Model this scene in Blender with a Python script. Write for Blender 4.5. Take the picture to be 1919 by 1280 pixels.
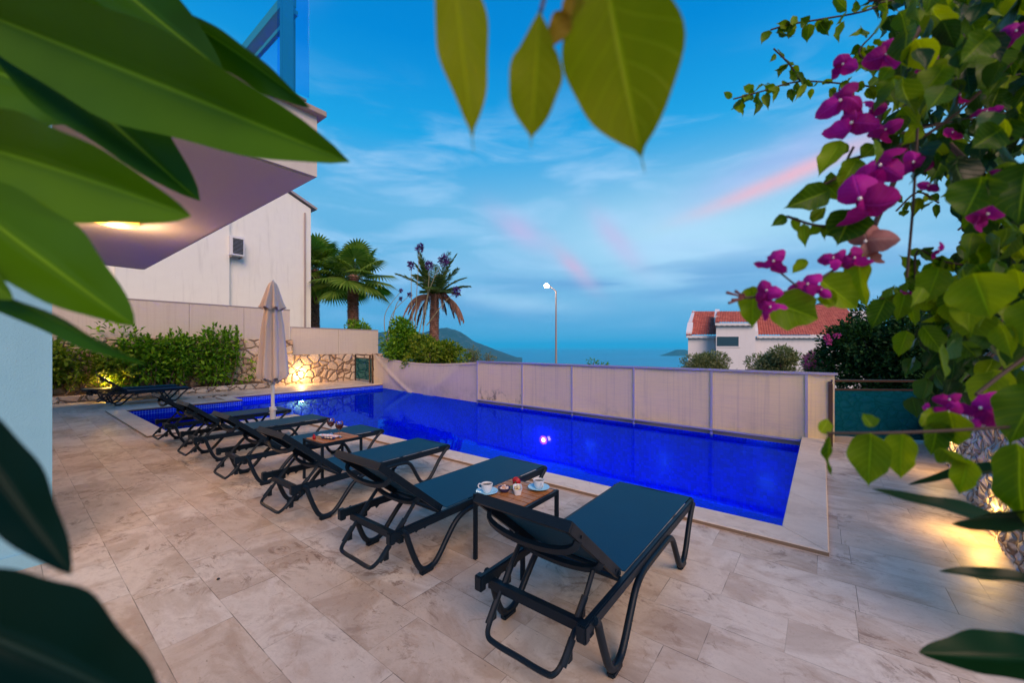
import bpy, bmesh, math, random
import numpy as np
from mathutils import Vector, Matrix, noise as mnoise
random.seed(7); rng = np.random.default_rng(7)
R = math.radians
for o in list(bpy.data.objects): bpy.data.objects.remove(o)
sc = bpy.context.scene; col = sc.collection

# ------------------------------------------------------------------ camera
TH = R(37.9); CT, ST = math.cos(TH), math.sin(TH); CAMZ = 1.45
cam_d = bpy.data.cameras.new("camera"); cam = bpy.data.objects.new("camera", cam_d); col.objects.link(cam)
cam.location = (0, 0, CAMZ); cam.rotation_euler = (R(90), 0, TH)
cam_d.sensor_width = 36; cam_d.lens = 36 * 746 / 1919; cam_d.shift_y = 10 / 1919
cam_d.clip_start = .02; cam_d.clip_end = 120000
cam_d.dof.use_dof = True; cam_d.dof.focus_distance = 4.2; cam_d.dof.aperture_fstop = 4.2
sc.camera = cam
sc.view_settings.view_transform = 'Standard'; sc.view_settings.look = 'None'
sc.view_settings.exposure = 0.45; sc.view_settings.gamma = 1
sc.cycles.max_bounces = 8; sc.cycles.transparent_max_bounces = 16
sc.cycles.caustics_reflective = False; sc.cycles.caustics_refractive = False
sc.cycles.volume_bounces = 1

def PW(px, py, d):
    """a point seen at a pixel of the photograph, d metres deep"""
    x = (px - 960) / 746 * d; z = CAMZ - (py - 650) / 746 * d
    return Vector((x * CT - d * ST, x * ST + d * CT, z))

# ------------------------------------------------------------------ nodes
class NT:
    def __init__(s, tree): s.t = tree; s.n = tree.nodes; s.l = tree.links
    def node(s, typ, **kw):
        n = s.n.new(typ)
        for k, v in kw.items(): setattr(n, k, v)
        return n
    def put(s, sock, v):
        if isinstance(v, bpy.types.NodeSocket): s.l.new(v, sock)
        elif v is not None:
            if isinstance(v, (tuple, list)) and len(v) == 3 and sock.type == 'RGBA': v = (*v, 1)
            sock.default_value = v
    def m(s, op, a, b=None, c=None, clamp=False):
        n = s.node('ShaderNodeMath', operation=op, use_clamp=clamp)
        for i, v in enumerate((a, b, c)):
            if v is not None: s.put(n.inputs[i], v)
        return n.outputs[0]
    def vm(s, op, a, b=None, out=0):
        n = s.node('ShaderNodeVectorMath', operation=op)
        s.put(n.inputs[0], a)
        if b is not None: s.put(n.inputs[1], b)
        return n.outputs[out]
    def pos(s): return s.node('ShaderNodeNewGeometry').outputs['Position']
    def obj(s): return s.node('ShaderNodeTexCoord').outputs['Object']
    def island(s): return s.node('ShaderNodeNewGeometry').outputs['Random Per Island']
    def xyz(s, v):
        n = s.node('ShaderNodeSeparateXYZ'); s.put(n.inputs[0], v); return n.outputs
    def cmb(s, x, y, z=0.0):
        n = s.node('ShaderNodeCombineXYZ')
        for i, v in enumerate((x, y, z)): s.put(n.inputs[i], v)
        return n.outputs[0]
    def scale(s, v, f): return s.vm('MULTIPLY', v, f)
    def noise(s, v, sc_=5, det=3, rough=.5, dist=0, out='Fac'):
        n = s.node('ShaderNodeTexNoise'); s.put(n.inputs['Vector'], v)
        n.inputs['Scale'].default_value = sc_; n.inputs['Detail'].default_value = det
        n.inputs['Roughness'].default_value = rough; n.inputs['Distortion'].default_value = dist
        return n.outputs[out]
    def vor(s, v, sc_=5, feature='F1', out='Distance', rand=1.0):
        n = s.node('ShaderNodeTexVoronoi', feature=feature); s.put(n.inputs['Vector'], v)
        n.inputs['Scale'].default_value = sc_; n.inputs['Randomness'].default_value = rand
        return n.outputs[out]
    def white(s, v, dim='3D', out='Value'):
        n = s.node('ShaderNodeTexWhiteNoise', noise_dimensions=dim)
        if dim == '1D': s.put(n.inputs['W'], v)
        else: s.put(n.inputs['Vector'], v)
        return n.outputs[out]
    def ramp(s, f, stops, interp='LINEAR'):
        n = s.node('ShaderNodeValToRGB'); s.put(n.inputs[0], f); cr = n.color_ramp; cr.interpolation = interp
        while len(cr.elements) < len(stops): cr.elements.new(.5)
        for e, (p, c) in zip(cr.elements, stops):
            e.position = p; e.color = (c, c, c, 1) if not isinstance(c, (tuple, list)) else (*c, 1)
        return n.outputs[0]
    def mix(s, f, a, b, mode='MIX'):
        n = s.node('ShaderNodeMix', data_type='RGBA', blend_type=mode)
        s.put(n.inputs[0], f); s.put(n.inputs[6], a); s.put(n.inputs[7], b); return n.outputs[2]
    def step(s, v, a, b):
        n = s.node('ShaderNodeMapRange', interpolation_type='SMOOTHSTEP'); s.put(n.inputs[0], v)
        n.inputs[1].default_value = a; n.inputs[2].default_value = b; return n.outputs[0]
    def bump(s, h, strength=.4, dist=.02):
        n = s.node('ShaderNodeBump'); n.inputs['Strength'].default_value = strength
        n.inputs['Distance'].default_value = dist; s.put(n.inputs['Height'], h); return n.outputs[0]

def mat(name, color=(.5, .5, .5), rough=.5, metal=0, spec=.5, fn=None, normal=None, **kw):
    m = bpy.data.materials.new(name); m.use_nodes = True; t = NT(m.node_tree)
    b = m.node_tree.nodes['Principled BSDF']
    if fn:
        r = fn(t)
        if 'color' in r: color = r['color']
        if 'rough' in r: rough = r['rough']
        if 'normal' in r: t.put(b.inputs['Normal'], r['normal'])
        if 'alpha' in r: t.put(b.inputs['Alpha'], r['alpha'])
    t.put(b.inputs['Base Color'], color); t.put(b.inputs['Roughness'], rough)
    b.inputs['Metallic'].default_value = metal; b.inputs['Specular IOR Level'].default_value = spec
    for k, v in kw.items(): t.put(b.inputs[k.replace('_', ' ')], v)
    return m

# ------------------------------------------------------------------ world and sun
SUN_EL, SUN_AZ = R(38), TH + R(204)      # soft afterglow from behind the camera
w = bpy.data.worlds.new("World"); sc.world = w; w.use_nodes = True; t = NT(w.node_tree)
bg = w.node_tree.nodes['Background']
sky = t.node('ShaderNodeTexSky', sky_type='NISHITA', sun_disc=False)
sky.sun_elevation = SUN_EL; sky.sun_rotation = -SUN_AZ; sky.ozone_density = 4; sky.altitude = 100
dirv = t.node('ShaderNodeTexCoord').outputs['Generated']
dx, dy, dz = t.xyz(dirv)
# azimuth to the east and north of the pool's long view, and height
ex = t.m('ADD', t.m('MULTIPLY', dx, CT), t.m('MULTIPLY', dy, ST))
fy = t.m('ADD', t.m('MULTIPLY', dx, -ST), t.m('MULTIPLY', dy, CT))
az = t.m('ARCTAN2', ex, fy)                       # radians, 0 straight across the pool
el = t.m('ARCSINE', dz)
base = t.ramp(t.m('DIVIDE', el, 1.3, clamp=True), [
    (0.0, (.10, .34, .58)), (.06, (.085, .31, .55)), (.14, (.10, .35, .58)), (.25, (.115, .38, .62)),
    (.37, (.010, .30, .63)), (.50, (.000, .20, .55)), (.75, (.000, .13, .43)), (1., (.002, .11, .38))])
def gauss(ca, ce, sa, se, rot):
    a = t.m('SUBTRACT', az, ca); e = t.m('SUBTRACT', el, ce)
    u = t.m('ADD', t.m('MULTIPLY', a, math.cos(rot)), t.m('MULTIPLY', e, math.sin(rot)))
    v = t.m('SUBTRACT', t.m('MULTIPLY', e, math.cos(rot)), t.m('MULTIPLY', a, math.sin(rot)))
    q = t.m('ADD', t.m('POWER', t.m('DIVIDE', u, sa), 2), t.m('POWER', t.m('DIVIDE', v, se), 2))
    return t.m('EXPONENT', t.m('MULTIPLY', q, -1))
cn = t.noise(t.cmb(t.m('MULTIPLY', az, 1.6), t.m('MULTIPLY', el, 6.5)), 2.2, 5, .55, .5)
cn2 = t.noise(t.cmb(t.m('MULTIPLY', az, 2.5), t.m('MULTIPLY', el, 5)), 3.1, 5, .6, .8)
wisp = t.step(cn, .42, .72)
low = t.m('MULTIPLY', t.step(el, .02, .12), t.m('SUBTRACT', 1.0, t.step(el, .38, .62)))
# pale glow low on the right, grey-blue bank under it
c = t.mix(t.m('MULTIPLY', gauss(.42, .24, .42, .12, 0), .85), base, (.42, .66, .80))
c = t.mix(t.m('MULTIPLY', t.m('MULTIPLY', wisp, low), .55), c, (.40, .60, .82))
bank = t.m('MULTIPLY', t.step(t.noise(t.cmb(t.m('MULTIPLY', az, 1.3), t.m('MULTIPLY', el, 9)), 2.0, 3, .5, .3), .40, .62),
           gauss(.25, .14, .7, .055, .05))
c = t.mix(t.m('MULTIPLY', bank, .95), c, (.13, .31, .56))
# pink afterglow on single clouds
soft = t.m('ADD', .45, t.m('MULTIPLY', cn2, 1.0))
for ca, ce, sa, se, rot, k, colr in (
        (.60, .338, .15, .017, .25, 1.0, (.78, .42, .46)), (.60, .375, .20, .035, .25, .55, (.36, .42, .72)),
        (.02, .285, .08, .030, -.55, .75, (.46, .42, .66)), (.155, .195, .07, .020, -.8, .75, (.52, .40, .58)),
        (.26, .25, .08, .024, -.85, .7, (.50, .42, .66)), (-.50, .72, .05, .045, 0, .5, (.25, .42, .80)),
        (.02, .11, .16, .02, -.1, .55, (.40, .62, .78)), (-.30, .17, .25, .03, .1, .35, (.36, .56, .78))):
    c = t.mix(t.m('MULTIPLY', t.m('MULTIPLY', gauss(ca, ce, sa, se, rot), soft), k, clamp=True), c, colr)
nsk = t.vm('MULTIPLY', sky.outputs[0], (.001, .003, .006))
c = t.vm('ADD', c, nsk)
c = t.mix(t.step(el, -.004, -.02), c, (.06, .22, .36))
t.put(bg.inputs[0], c); bg.inputs[1].default_value = .90
sun_d = bpy.data.lights.new("sun", 'SUN'); sun = bpy.data.objects.new("sun", sun_d); col.objects.link(sun)
sun_d.energy = 2.4; sun_d.angle = R(40); sun_d.color = (1, .66, .46)
sd = Vector((-math.sin(SUN_AZ) * math.cos(SUN_EL), math.cos(SUN_AZ) * math.cos(SUN_EL), math.sin(SUN_EL)))
sun.rotation_euler = sd.to_track_quat('Z', 'Y').to_euler(); sun.location = sd * 30

# ------------------------------------------------------------------ mesh helpers
def tag(o, label=None, cat=None, group=None, kind=None):
    if label: o['label'] = label
    if cat: o['category'] = cat
    if group: o['group'] = group
    if kind: o['kind'] = kind
    return o
def empty(name, loc, label, cat, group=None, rz=0):
    o = bpy.data.objects.new(name, None); col.objects.link(o); o.location = loc; o.rotation_euler.z = rz
    o.empty_display_size = .1
    return tag(o, label, cat, group)
def link(name, me, m, parent=None, smooth=False):
    o = bpy.data.objects.new(name, me); col.objects.link(o)
    if m is not None: me.materials.append(m)
    if parent is not None: o.parent = parent
    if smooth: me.polygons.foreach_set('use_smooth', [True] * len(me.polygons))
    return o
def copy_tree(o, parent=None):
    c = o.copy(); col.objects.link(c)
    if parent is not None: c.parent = parent
    for ch in [x for x in bpy.data.objects if x.parent == o]: copy_tree(ch, c)
    return c

class MB:
    """collects shapes and links them as one mesh object"""
    def __init__(s): s.v = []; s.f = []
    def add(s, vs, fs):
        k = len(s.v); s.v += [tuple(v) for v in vs]; s.f += [tuple(i + k for i in f) for f in fs]; return s
    def box(s, a, b, rz=0, org=(0, 0, 0)):
        (x0, y0, z0), (x1, y1, z1) = a, b
        vs = [(x, y, z) for z in (z0, z1) for x, y in ((x0, y0), (x1, y0), (x1, y1), (x0, y1))]
        if rz:
            c_, s_ = math.cos(rz), math.sin(rz); vs = [(x * c_ - y * s_, x * s_ + y * c_, z) for x, y, z in vs]
        vs = [(x + org[0], y + org[1], z + org[2]) for x, y, z in vs]
        return s.add(vs, [(3, 2, 1, 0), (4, 5, 6, 7), (0, 1, 5, 4), (1, 2, 6, 5), (2, 3, 7, 6), (3, 0, 4, 7)])
    def bbox(s, a, b, r=.005):
        """a box with chamfered edges"""
        bm = bmesh.new(); bmesh.ops.create_cube(bm, size=1)
        for v in bm.verts:
            v.co = Vector([(a[i] + b[i]) / 2 + v.co[i] * (b[i] - a[i]) for i in range(3)])
        bmesh.ops.bevel(bm, geom=bm.edges[:], offset=r, segments=2, affect='EDGES')
        s.addbm(bm); bm.free(); return s
    def addbm(s, bm):
        bm.verts.index_update(); s.add([v.co[:] for v in bm.verts], [[v.index for v in f.verts] for f in bm.faces])
    def prism(s, poly, z0, z1):
        n = len(poly); vs = [(x, y, z0) for x, y in poly] + [(x, y, z1) for x, y in poly]
        return s.add(vs, [tuple(range(n))[::-1], tuple(range(n, 2 * n))] + [(i, (i + 1) % n, n + (i + 1) % n, n + i) for i in range(n)])
    def tube(s, pts, r, n=8, sq=None, closed=False, cap=True, up=None):
        """sweep a circle (or a rectangle sq=(w,h)) along points"""
        pts = [Vector(p) for p in pts]; k = len(pts)
        rad = r if isinstance(r, (list, tuple)) else [r] * k
        T = []
        for i in range(k):
            a = pts[(i - 1) % k] if (closed or i) else pts[i]; b = pts[(i + 1) % k] if (closed or i < k - 1) else pts[i]
            T.append((b - a).normalized())
        u = Vector(up) if up else Vector((0, 0, 1))
        if abs(T[0].dot(u)) > .95 and not up: u = Vector((1, 0, 0))
        rings = []; vs = []
        for i in range(k):
            u = (u - T[i] * u.dot(T[i]))
            u = u.normalized() if u.length > 1e-6 else T[i].orthogonal().normalized()
            sd_ = T[i].cross(u)
            if sq:
                w_, h_ = sq; f = rad[i] if not isinstance(r, (int, float)) else 1
                cs = [(-w_, -h_), (w_, -h_), (w_, h_), (-w_, h_)]
                ring = [pts[i] + sd_ * (x * f / 2) + u * (y * f / 2) for x, y in cs]
            else:
                ring = [pts[i] + (sd_ * math.cos(6.28318 * j / n) + u * math.sin(6.28318 * j / n)) * rad[i] for j in range(n)]
            rings.append(len(vs)); vs += ring
        m_ = 4 if sq else n; fs = []
        for i in range(k if closed else k - 1):
            a, b = rings[i], rings[(i + 1) % k]
            for j in range(m_): fs.append((a + j, a + (j + 1) % m_, b + (j + 1) % m_, b + j))
        if cap and not closed:
            fs.append(tuple(range(m_))[::-1]); fs.append(tuple(rings[-1] + j for j in range(m_)))
        return s.add(vs, fs)
    def lathe(s, prof, c=(0, 0, 0), n=24, sx=1, sy=1, cap=False):
        vs = []; fs = []; k = len(prof)
        for r_, z in prof:
            vs += [(c[0] + r_ * sx * math.cos(6.28318 * j / n), c[1] + r_ * sy * math.sin(6.28318 * j / n), c[2] + z) for j in range(n)]
        for i in range(k - 1):
            for j in range(n): fs.append((i * n + j, i * n + (j + 1) % n, (i + 1) * n + (j + 1) % n, (i + 1) * n + j))
        if cap: fs += [tuple(range(n))[::-1], tuple((k - 1) * n + j for j in range(n))]
        return s.add(vs, fs)
    def ball(s, c, r, seg=10, sz=1, jit=0):
        prof = [(max(1e-4, r * math.sin(math.pi * i / seg)), -r * sz * math.cos(math.pi * i / seg)) for i in range(seg + 1)]
        return s.lathe(prof, c, seg * 2)
    def build(s, name, m, parent=None, smooth=False, bevel=0):
        me = bpy.data.meshes.new(name); me.from_pydata(s.v, [], s.f); me.validate()
        bm = bmesh.new(); bm.from_mesh(me); bmesh.ops.recalc_face_normals(bm, faces=bm.faces)
        if bevel: bmesh.ops.bevel(bm, geom=[e for e in bm.edges if e.is_manifold and e.calc_face_angle(0) > .6], offset=bevel, segments=1, affect='EDGES')
        bm.to_mesh(me); bm.free()
        o = link(name, me, m, parent, smooth)
        if smooth:
            try: me.set_sharp_from_angle(angle=R(40))
            except Exception: pass
        return o
def spline(pts, n=6):
    """Catmull-Rom through points"""
    P = [Vector(p) for p in pts]; P = [P[0] * 2 - P[1]] + P + [P[-1] * 2 - P[-2]]; out = []
    for i in range(1, len(P) - 2):
        a, b, c_, d = P[i - 1:i + 3]
        for k in range(n):
            u = k / n
            out.append(.5 * ((2 * b) + (c_ - a) * u + (2 * a - 5 * b + 4 * c_ - d) * u * u + (3 * b - a - 3 * c_ + d) * u ** 3))
    out.append(P[-2]); return out

# ------------------------------------------------------------------ materials
def f_trav(tiles=True, long=.61):
    def fn(t):
        p = t.pos(); x, y, z = t.xyz(p)
        if tiles:
            ry = t.m('DIVIDE', t.m('SUBTRACT', y, .165), .302); row = t.m('FLOOR', ry)
            rx = t.m('ADD', t.m('DIVIDE', x, long), t.m('MULTIPLY', t.white(row, '1D'), 7.3)); colm = t.m('FLOOR', rx)
            fx = t.m('FRACT', rx); fy_ = t.m('FRACT', ry)
            jx = t.m('LESS_THAN', t.m('MINIMUM', fx, t.m('SUBTRACT', 1.0, fx)), .0030)
            jy = t.m('LESS_THAN', t.m('MINIMUM', fy_, t.m('SUBTRACT', 1.0, fy_)), .0060)
            jw = t.step(t.noise(p, 4.5, 3), .44, .56)
            joint = t.m('MULTIPLY', t.m('MAXIMUM', jx, jy), t.m('ADD', .30, t.m('MULTIPLY', jw, .7)))
            idv = t.cmb(row, colm, 3.0)
        else:
            rx = t.m('DIVIDE', t.m('ADD', x, t.m('MULTIPLY', y, 1.0)), long); fx = t.m('FRACT', rx)
            joint = t.m('MULTIPLY', t.m('LESS_THAN', fx, .005), .6); idv = t.cmb(t.m('FLOOR', rx), 1.0, 9.0)
        rnd = t.white(idv); off = t.vm('SCALE', t.white(idv, out='Color'), None); off.node.inputs[3].default_value = 20
        q = t.vm('ADD', t.vm('MULTIPLY', p, (1, 1.25, 1)), off)
        vein = t.noise(q, 1.7, 8, .62, .8); vein2 = t.noise(t.vm('MULTIPLY', q, (1, 1.7, 1)), 5.4, 7, .68, .6)
        blot = t.noise(p, .9, 4, .6)
        c = t.ramp(vein, [(.25, (.44, .345, .26)), (.42, (.55, .445, .345)), (.52, (.70, .605, .495)), (.66, (.62, .53, .43)), (.8, (.76, .67, .56))])
        c = t.mix(t.m('MULTIPLY', t.step(vein2, .50, .66), .28), c, (.47, .31, .20))
        c = t.mix(t.m('MULTIPLY', rnd, .5), c, (.74, .60, .47), 'MULTIPLY')
        c = t.mix(t.m('MULTIPLY', t.step(blot, .42, .72), .42), c, (.66, .50, .40), 'MULTIPLY')
        # orange-brown mineral stains and small pits
        st = t.noise(q, 3.3, 9, .78, 2.4)
        mask = t.m('MULTIPLY', t.step(t.noise(p, 1.1, 3, .6), .46, .62), t.step(st, .50, .62))
        c = t.mix(t.m('MULTIPLY', mask, .8), c, (.18, .095, .05)); c = t.mix(t.m('MULTIPLY', t.step(t.noise(q, 5.5, 8, .75, 1.5), .56, .66), .45), c, (.30, .18, .105))
        pit = t.step(t.noise(t.vm('MULTIPLY', q, (1, 2.2, 1)), 21, 4, .65), .655, .70)
        c = t.mix(t.m('MULTIPLY', pit, .55), c, (.22, .15, .10))
        c = t.mix(t.m('MULTIPLY', t.step(t.noise(p, 75, 4, .7), .50, .72), .22), c, (.30, .21, .15))
        c = t.mix(t.m('MULTIPLY', joint, .8), c, (.12, .09, .065))
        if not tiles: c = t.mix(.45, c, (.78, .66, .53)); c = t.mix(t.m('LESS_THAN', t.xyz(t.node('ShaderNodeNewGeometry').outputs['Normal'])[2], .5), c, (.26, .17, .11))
        h = t.m('SUBTRACT', t.m('ADD', t.m('MULTIPLY', vein, .25), t.m('MULTIPLY', rnd, .12)), t.m('ADD', t.m('MULTIPLY', pit, .5), joint))
        return dict(color=c, rough=t.m('ADD', .34, t.m('MULTIPLY', vein2, .3)), normal=t.bump(h, .35, .006))
    return fn
def f_mosaic(t):
    p = t.pos(); P = t.vm('DIVIDE', t.vm('ADD', p, (50, 50, 50)), (.05, .05, .05)); fr = t.vm('FRACTION', P); a = t.xyz(fr)
    nn = t.xyz(t.vm('ABSOLUTE', t.node('ShaderNodeNewGeometry').outputs['Normal']))
    g = None
    for i in range(3):
        k = t.m('MULTIPLY', t.m('LESS_THAN', a[i], .13), t.m('LESS_THAN', nn[i], .6)); g = k if g is None else t.m('MAXIMUM', g, k)
    rnd = t.white(t.vm('FLOOR', t.vm('ADD', P, (.37, .37, .37))))
    c = t.ramp(rnd, [(0, (.000, .010, .52)), (.5, (.001, .018, .66)), (1, (.002, .030, .80))])
    g = t.m('MULTIPLY', g, t.m('ADD', .10, t.m('MULTIPLY', t.step(t.xyz(p)[2], -.15, -.12), .75)))
    c = t.mix(g, c, (.20, .42, .95))
    return dict(color=c, rough=t.m('ADD', .12, t.m('MULTIPLY', g, .5)), normal=t.bump(t.m('MULTIPLY', g, -1.0), .3, .004))
def f_plaster(c1, c2, sc_=3, streak=.15, b=.25):
    def fn(t):
        p = t.pos(); n = t.noise(p, sc_, 5, .6); s_ = t.noise(t.vm('MULTIPLY', p, (2.2, 2.2, .25)), 2.0, 4, .6)
        c = t.mix(n, c1, c2); c = t.mix(t.m('MULTIPLY', t.step(s_, .5, .75), streak), c, tuple(v * .72 for v in c2))
        return dict(color=c, normal=t.bump(t.noise(p, 90, 3, .7), b, .004))
    return fn
def f_stone(c1, c2, c3, joint, sc_=3.2, vec=None, jw=.05, rand=1.0, bs=1.0):
    def fn(t):
        p = t.pos()
        p = t.vm('ADD', p, t.vm('MULTIPLY', t.vm('SUBTRACT', t.noise(p, 3.1, 2, out='Color'), (.5, .5, .5)), (.16, .16, .16)))
        p = t.vm('MULTIPLY', p, vec or (1, 1, 1.25))
        d = t.vor(p, sc_, 'DISTANCE_TO_EDGE', 'Distance', rand); cc = t.xyz(t.vor(p, sc_, 'F1', 'Color', rand))
        c = t.ramp(cc[0], [(0, c1), (.5, c2), (1, c3)]); n = t.noise(t.pos(), 11, 6, .65)
        c = t.mix(t.step(n, .35, .7), t.mix(.5, c, tuple(v * .55 for v in c2)), c)
        edge = t.step(d, jw * .25, jw)
        c = t.mix(edge, joint, c)
        h = t.m('ADD', t.m('MULTIPLY', t.step(d, 0, jw * 3.5), 1.0), t.m('MULTIPLY', n, .55))
        return dict(color=c, normal=t.bump(h, bs, .06))
    return fn
def f_leaf(stops, sc_=0, vein=False):
    def fn(t):
        c = t.ramp(t.island(), stops)
        if sc_: c = t.mix(t.m('MULTIPLY', t.step(t.noise(t.obj(), sc_, 3), .4, .65), .5), c, tuple(v * .5 for v in stops[0][1]))
        return dict(color=c)
    return fn
def leafmat(name, stops, trans=.45, rough=.5, tcol=None, sc_=0, spec=.14, veins=False):
    """leaf surface: reflecting plus letting light through"""
    m = bpy.data.materials.new(name); m.use_nodes = True; t = NT(m.node_tree); n = m.node_tree.nodes
    b = n['Principled BSDF']; out = n['Material Output']
    c = t.ramp(t.island(), stops)
    nz = t.noise(t.pos(), sc_ or 12, 4, .6); c = t.mix(t.m('MULTIPLY', t.step(nz, .35, .7), .35), c, (.45, .5, .3), 'MULTIPLY')
    if veins:
        uv = t.node('ShaderNodeUVMap').outputs[0]; u, v, _ = t.xyz(uv)     # u along the leaf, v across -1..1
        av = t.m('ABSOLUTE', v)
        mid = t.m('SUBTRACT', 1.0, t.step(av, .015, .075))
        k = t.m('FRACT', t.m('MULTIPLY', t.m('SUBTRACT', u, t.m('MULTIPLY', av, .22)), veins))
        side = t.m('MULTIPLY', t.m('SUBTRACT', 1.0, t.step(t.m('ABSOLUTE', t.m('SUBTRACT', k, .5)), .0, .09)), .45)
        vm_ = t.m('MAXIMUM', mid, side)
        c = t.mix(t.m('MULTIPLY', vm_, .28), c, tuple(min(1, q * 2.4 + .03) for q in stops[-1][1]))
        t.put(b.inputs['Normal'], t.bump(t.m('MULTIPLY', vm_, -1.0), .5, .002))
    t.put(b.inputs['Base Color'], c); b.inputs['Roughness'].default_value = rough; b.inputs['Specular IOR Level'].default_value = spec
    tr = t.node('ShaderNodeBsdfTranslucent'); mx = t.node('ShaderNodeMixShader'); mx.inputs[0].default_value = trans
    t.put(tr.inputs[0], t.mix(1.0, c, tcol or (1.3, 1.5, .5), 'MULTIPLY') if True else c)
    t.l.new(b.outputs[0], mx.inputs[1]); t.l.new(tr.outputs[0], mx.inputs[2]); t.l.new(mx.outputs[0], out.inputs[0])
    return m
def glassmat(name, tint, k=.5, rough=.03, gc=(1, 1, 1), fk=1.0, sky_fill=None):
    """thin pane: tinted see-through with a mirror-like surface"""
    m = bpy.data.materials.new(name); m.use_nodes = True; t = NT(m.node_tree); n = m.node_tree.nodes
    n.remove(n['Principled BSDF']); out = n['Material Output']
    tr = t.node('ShaderNodeBsdfTransparent'); tr.inputs[0].default_value = (*tint, 1)
    gl = t.node('ShaderNodeBsdfGlossy'); gl.inputs['Roughness'].default_value = rough; gl.inputs[0].default_value = (*gc, 1)
    fr = t.node('ShaderNodeFresnel'); fr.inputs[0].default_value = 1.5
    mx = t.node('ShaderNodeMixShader'); t.put(mx.inputs[0], t.m('ADD', t.m('MULTIPLY', fr.outputs[0], fk), k * .1, clamp=True))
    first = tr.outputs[0]
    if sky_fill:
        df = t.node('ShaderNodeBsdfDiffuse'); df.inputs[0].default_value = (*sky_fill, 1); m2 = t.node('ShaderNodeMixShader'); m2.inputs[0].default_value = .35
        t.l.new(tr.outputs[0], m2.inputs[1]); t.l.new(df.outputs[0], m2.inputs[2]); first = m2.outputs[0]
    t.l.new(first, mx.inputs[1]); t.l.new(gl.outputs[0], mx.inputs[2]); t.l.new(mx.outputs[0], out.inputs[0])
    return m
def emit(name, c, s):
    m = bpy.data.materials.new(name); m.use_nodes = True; b = m.node_tree.nodes['Principled BSDF']
    b.inputs['Base Color'].default_value = (*c, 1); b.inputs['Emission Color'].default_value = (*c, 1)
    b.inputs['Emission Strength'].default_value = s; return m

M = {}
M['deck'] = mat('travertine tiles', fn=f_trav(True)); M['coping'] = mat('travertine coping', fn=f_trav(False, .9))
M['mosaic'] = mat('blue glass mosaic', fn=f_mosaic, spec=.6)
M['white_plaster'] = mat('white plaster', fn=f_plaster((.84, .82, .74), (.77, .74, .67), 3, .35), rough=.8)
M['soffit'] = mat('painted soffit', fn=f_plaster((.60, .51, .43), (.56, .47, .40), 1.0, .05), rough=.7)
M['cream'] = mat('cream render', fn=f_plaster((.62, .56, .50), (.52, .47, .42), 4, .3), rough=.85)
M['stone'] = mat('honey rubble stone', fn=f_stone((.62, .42, .27), (.72, .55, .39), (.50, .30, .18), (.13, .075, .045), 2.9), rough=.85)
M['kerbstone'] = mat('pale crazy paving stone', fn=f_stone((.62, .50, .38), (.70, .58, .46), (.55, .36, .24), (.12, .08, .05), 3.2), rough=.8)
M['whitestone'] = mat('white rough stone', fn=f_stone((.72, .66, .64), (.80, .75, .74), (.46, .33, .26), (.16, .10, .07), 7.5, (1, 1, 1), .07), rough=.8)
M['soil'] = mat('dark planter soil', fn=f_plaster((.09, .05, .03), (.14, .08, .05), 9), rough=.95)
def f_screen(dirt=True, col_=((.60, .45, .39), (.53, .41, .35))):
    def fn(t):
        p = t.pos(); x, y, z = t.xyz(p)
        wv = t.noise(t.vm('MULTIPLY', p, (1.0, 1.0, 30)), 3, 3, .5)
        c = t.mix(t.noise(p, 1.1, 4), col_[0], col_[1]); c = t.mix(t.m('MULTIPLY', t.step(wv, .45, .7), .16), c, (.42, .30, .27))
        v = t.noise(t.vm('MULTIPLY', p, (26, 26, .6)), 1, 2); c = t.mix(t.m('MULTIPLY', t.step(v, .45, .8), .30), c, (.42, .31, .24)); c = t.mix(t.m('MULTIPLY', t.m('MULTIPLY', t.step(t.noise(p, 2.3, 5, .7), .45, .7), t.m('SUBTRACT', 1.0, t.step(z, .0, .45))), .28), c, (.26, .19, .14))
        return dict(color=c, normal=t.bump(wv, .15, .004))
    return fn
M['screen'] = mat('woven fence mesh', fn=f_screen(col_=((.86, .66, .35), (.76, .58, .31))), rough=.85)
M['beige_wall'] = mat('beige screen board', fn=f_screen(col_=((.60, .51, .41), (.54, .46, .37))), rough=.8)
M['lilac_metal'] = mat('pale lilac painted steel', (.36, .33, .42), .45)
M['bronze'] = mat('bronze metal', (.085, .045, .030), .38, .5)
M['teal_metal'] = mat('blue green painted metal', (.04, .34, .42), .4, .0)
M['dark_frame'] = mat('anthracite moulded frame', fn=lambda t: dict(color=t.mix(t.noise(t.pos(), 30, 3), (.0025, .008, .016), (.004, .012, .022)), rough=t.m('ADD', .33, t.m('MULTIPLY', t.noise(t.pos(), 9, 3), .2)), normal=t.bump(t.noise(t.pos(), 420, 2), .12, .001)), spec=.25)
def f_sling(t):
    x, y, z = t.xyz(t.obj()); w1 = t.m('SINE', t.m('MULTIPLY', x, 2600)); w2 = t.m('SINE', t.m('MULTIPLY', y, 2600))
    c = t.mix(t.noise(t.obj(), 3, 4), (.001, .050, .100), (.002, .066, .126)); c = t.mix(t.m('MULTIPLY', t.noise(t.obj(), 260, 2), .3), c, (.006, .03, .05))
    return dict(color=c, normal=t.bump(t.m('MULTIPLY', w1, w2), .15, .0006))
M['sling'] = mat('woven dark blue sling', fn=f_sling, rough=.6, spec=.15)
M['table_wood'] = mat('oiled teak slats', fn=lambda t: dict(color=t.ramp(t.noise(t.vm('MULTIPLY', t.obj(), (4, 60, 4)), 2, 5, .6, .6), [(.3, (.26, .09, .025)), (.6, (.50, .20, .06)), (.8, (.36, .13, .04))])), rough=.45)
M['china'] = mat('white china', (.78, .78, .80), .12); M['blue_china'] = mat('pale blue china', (.36, .66, .80), .14)
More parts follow.
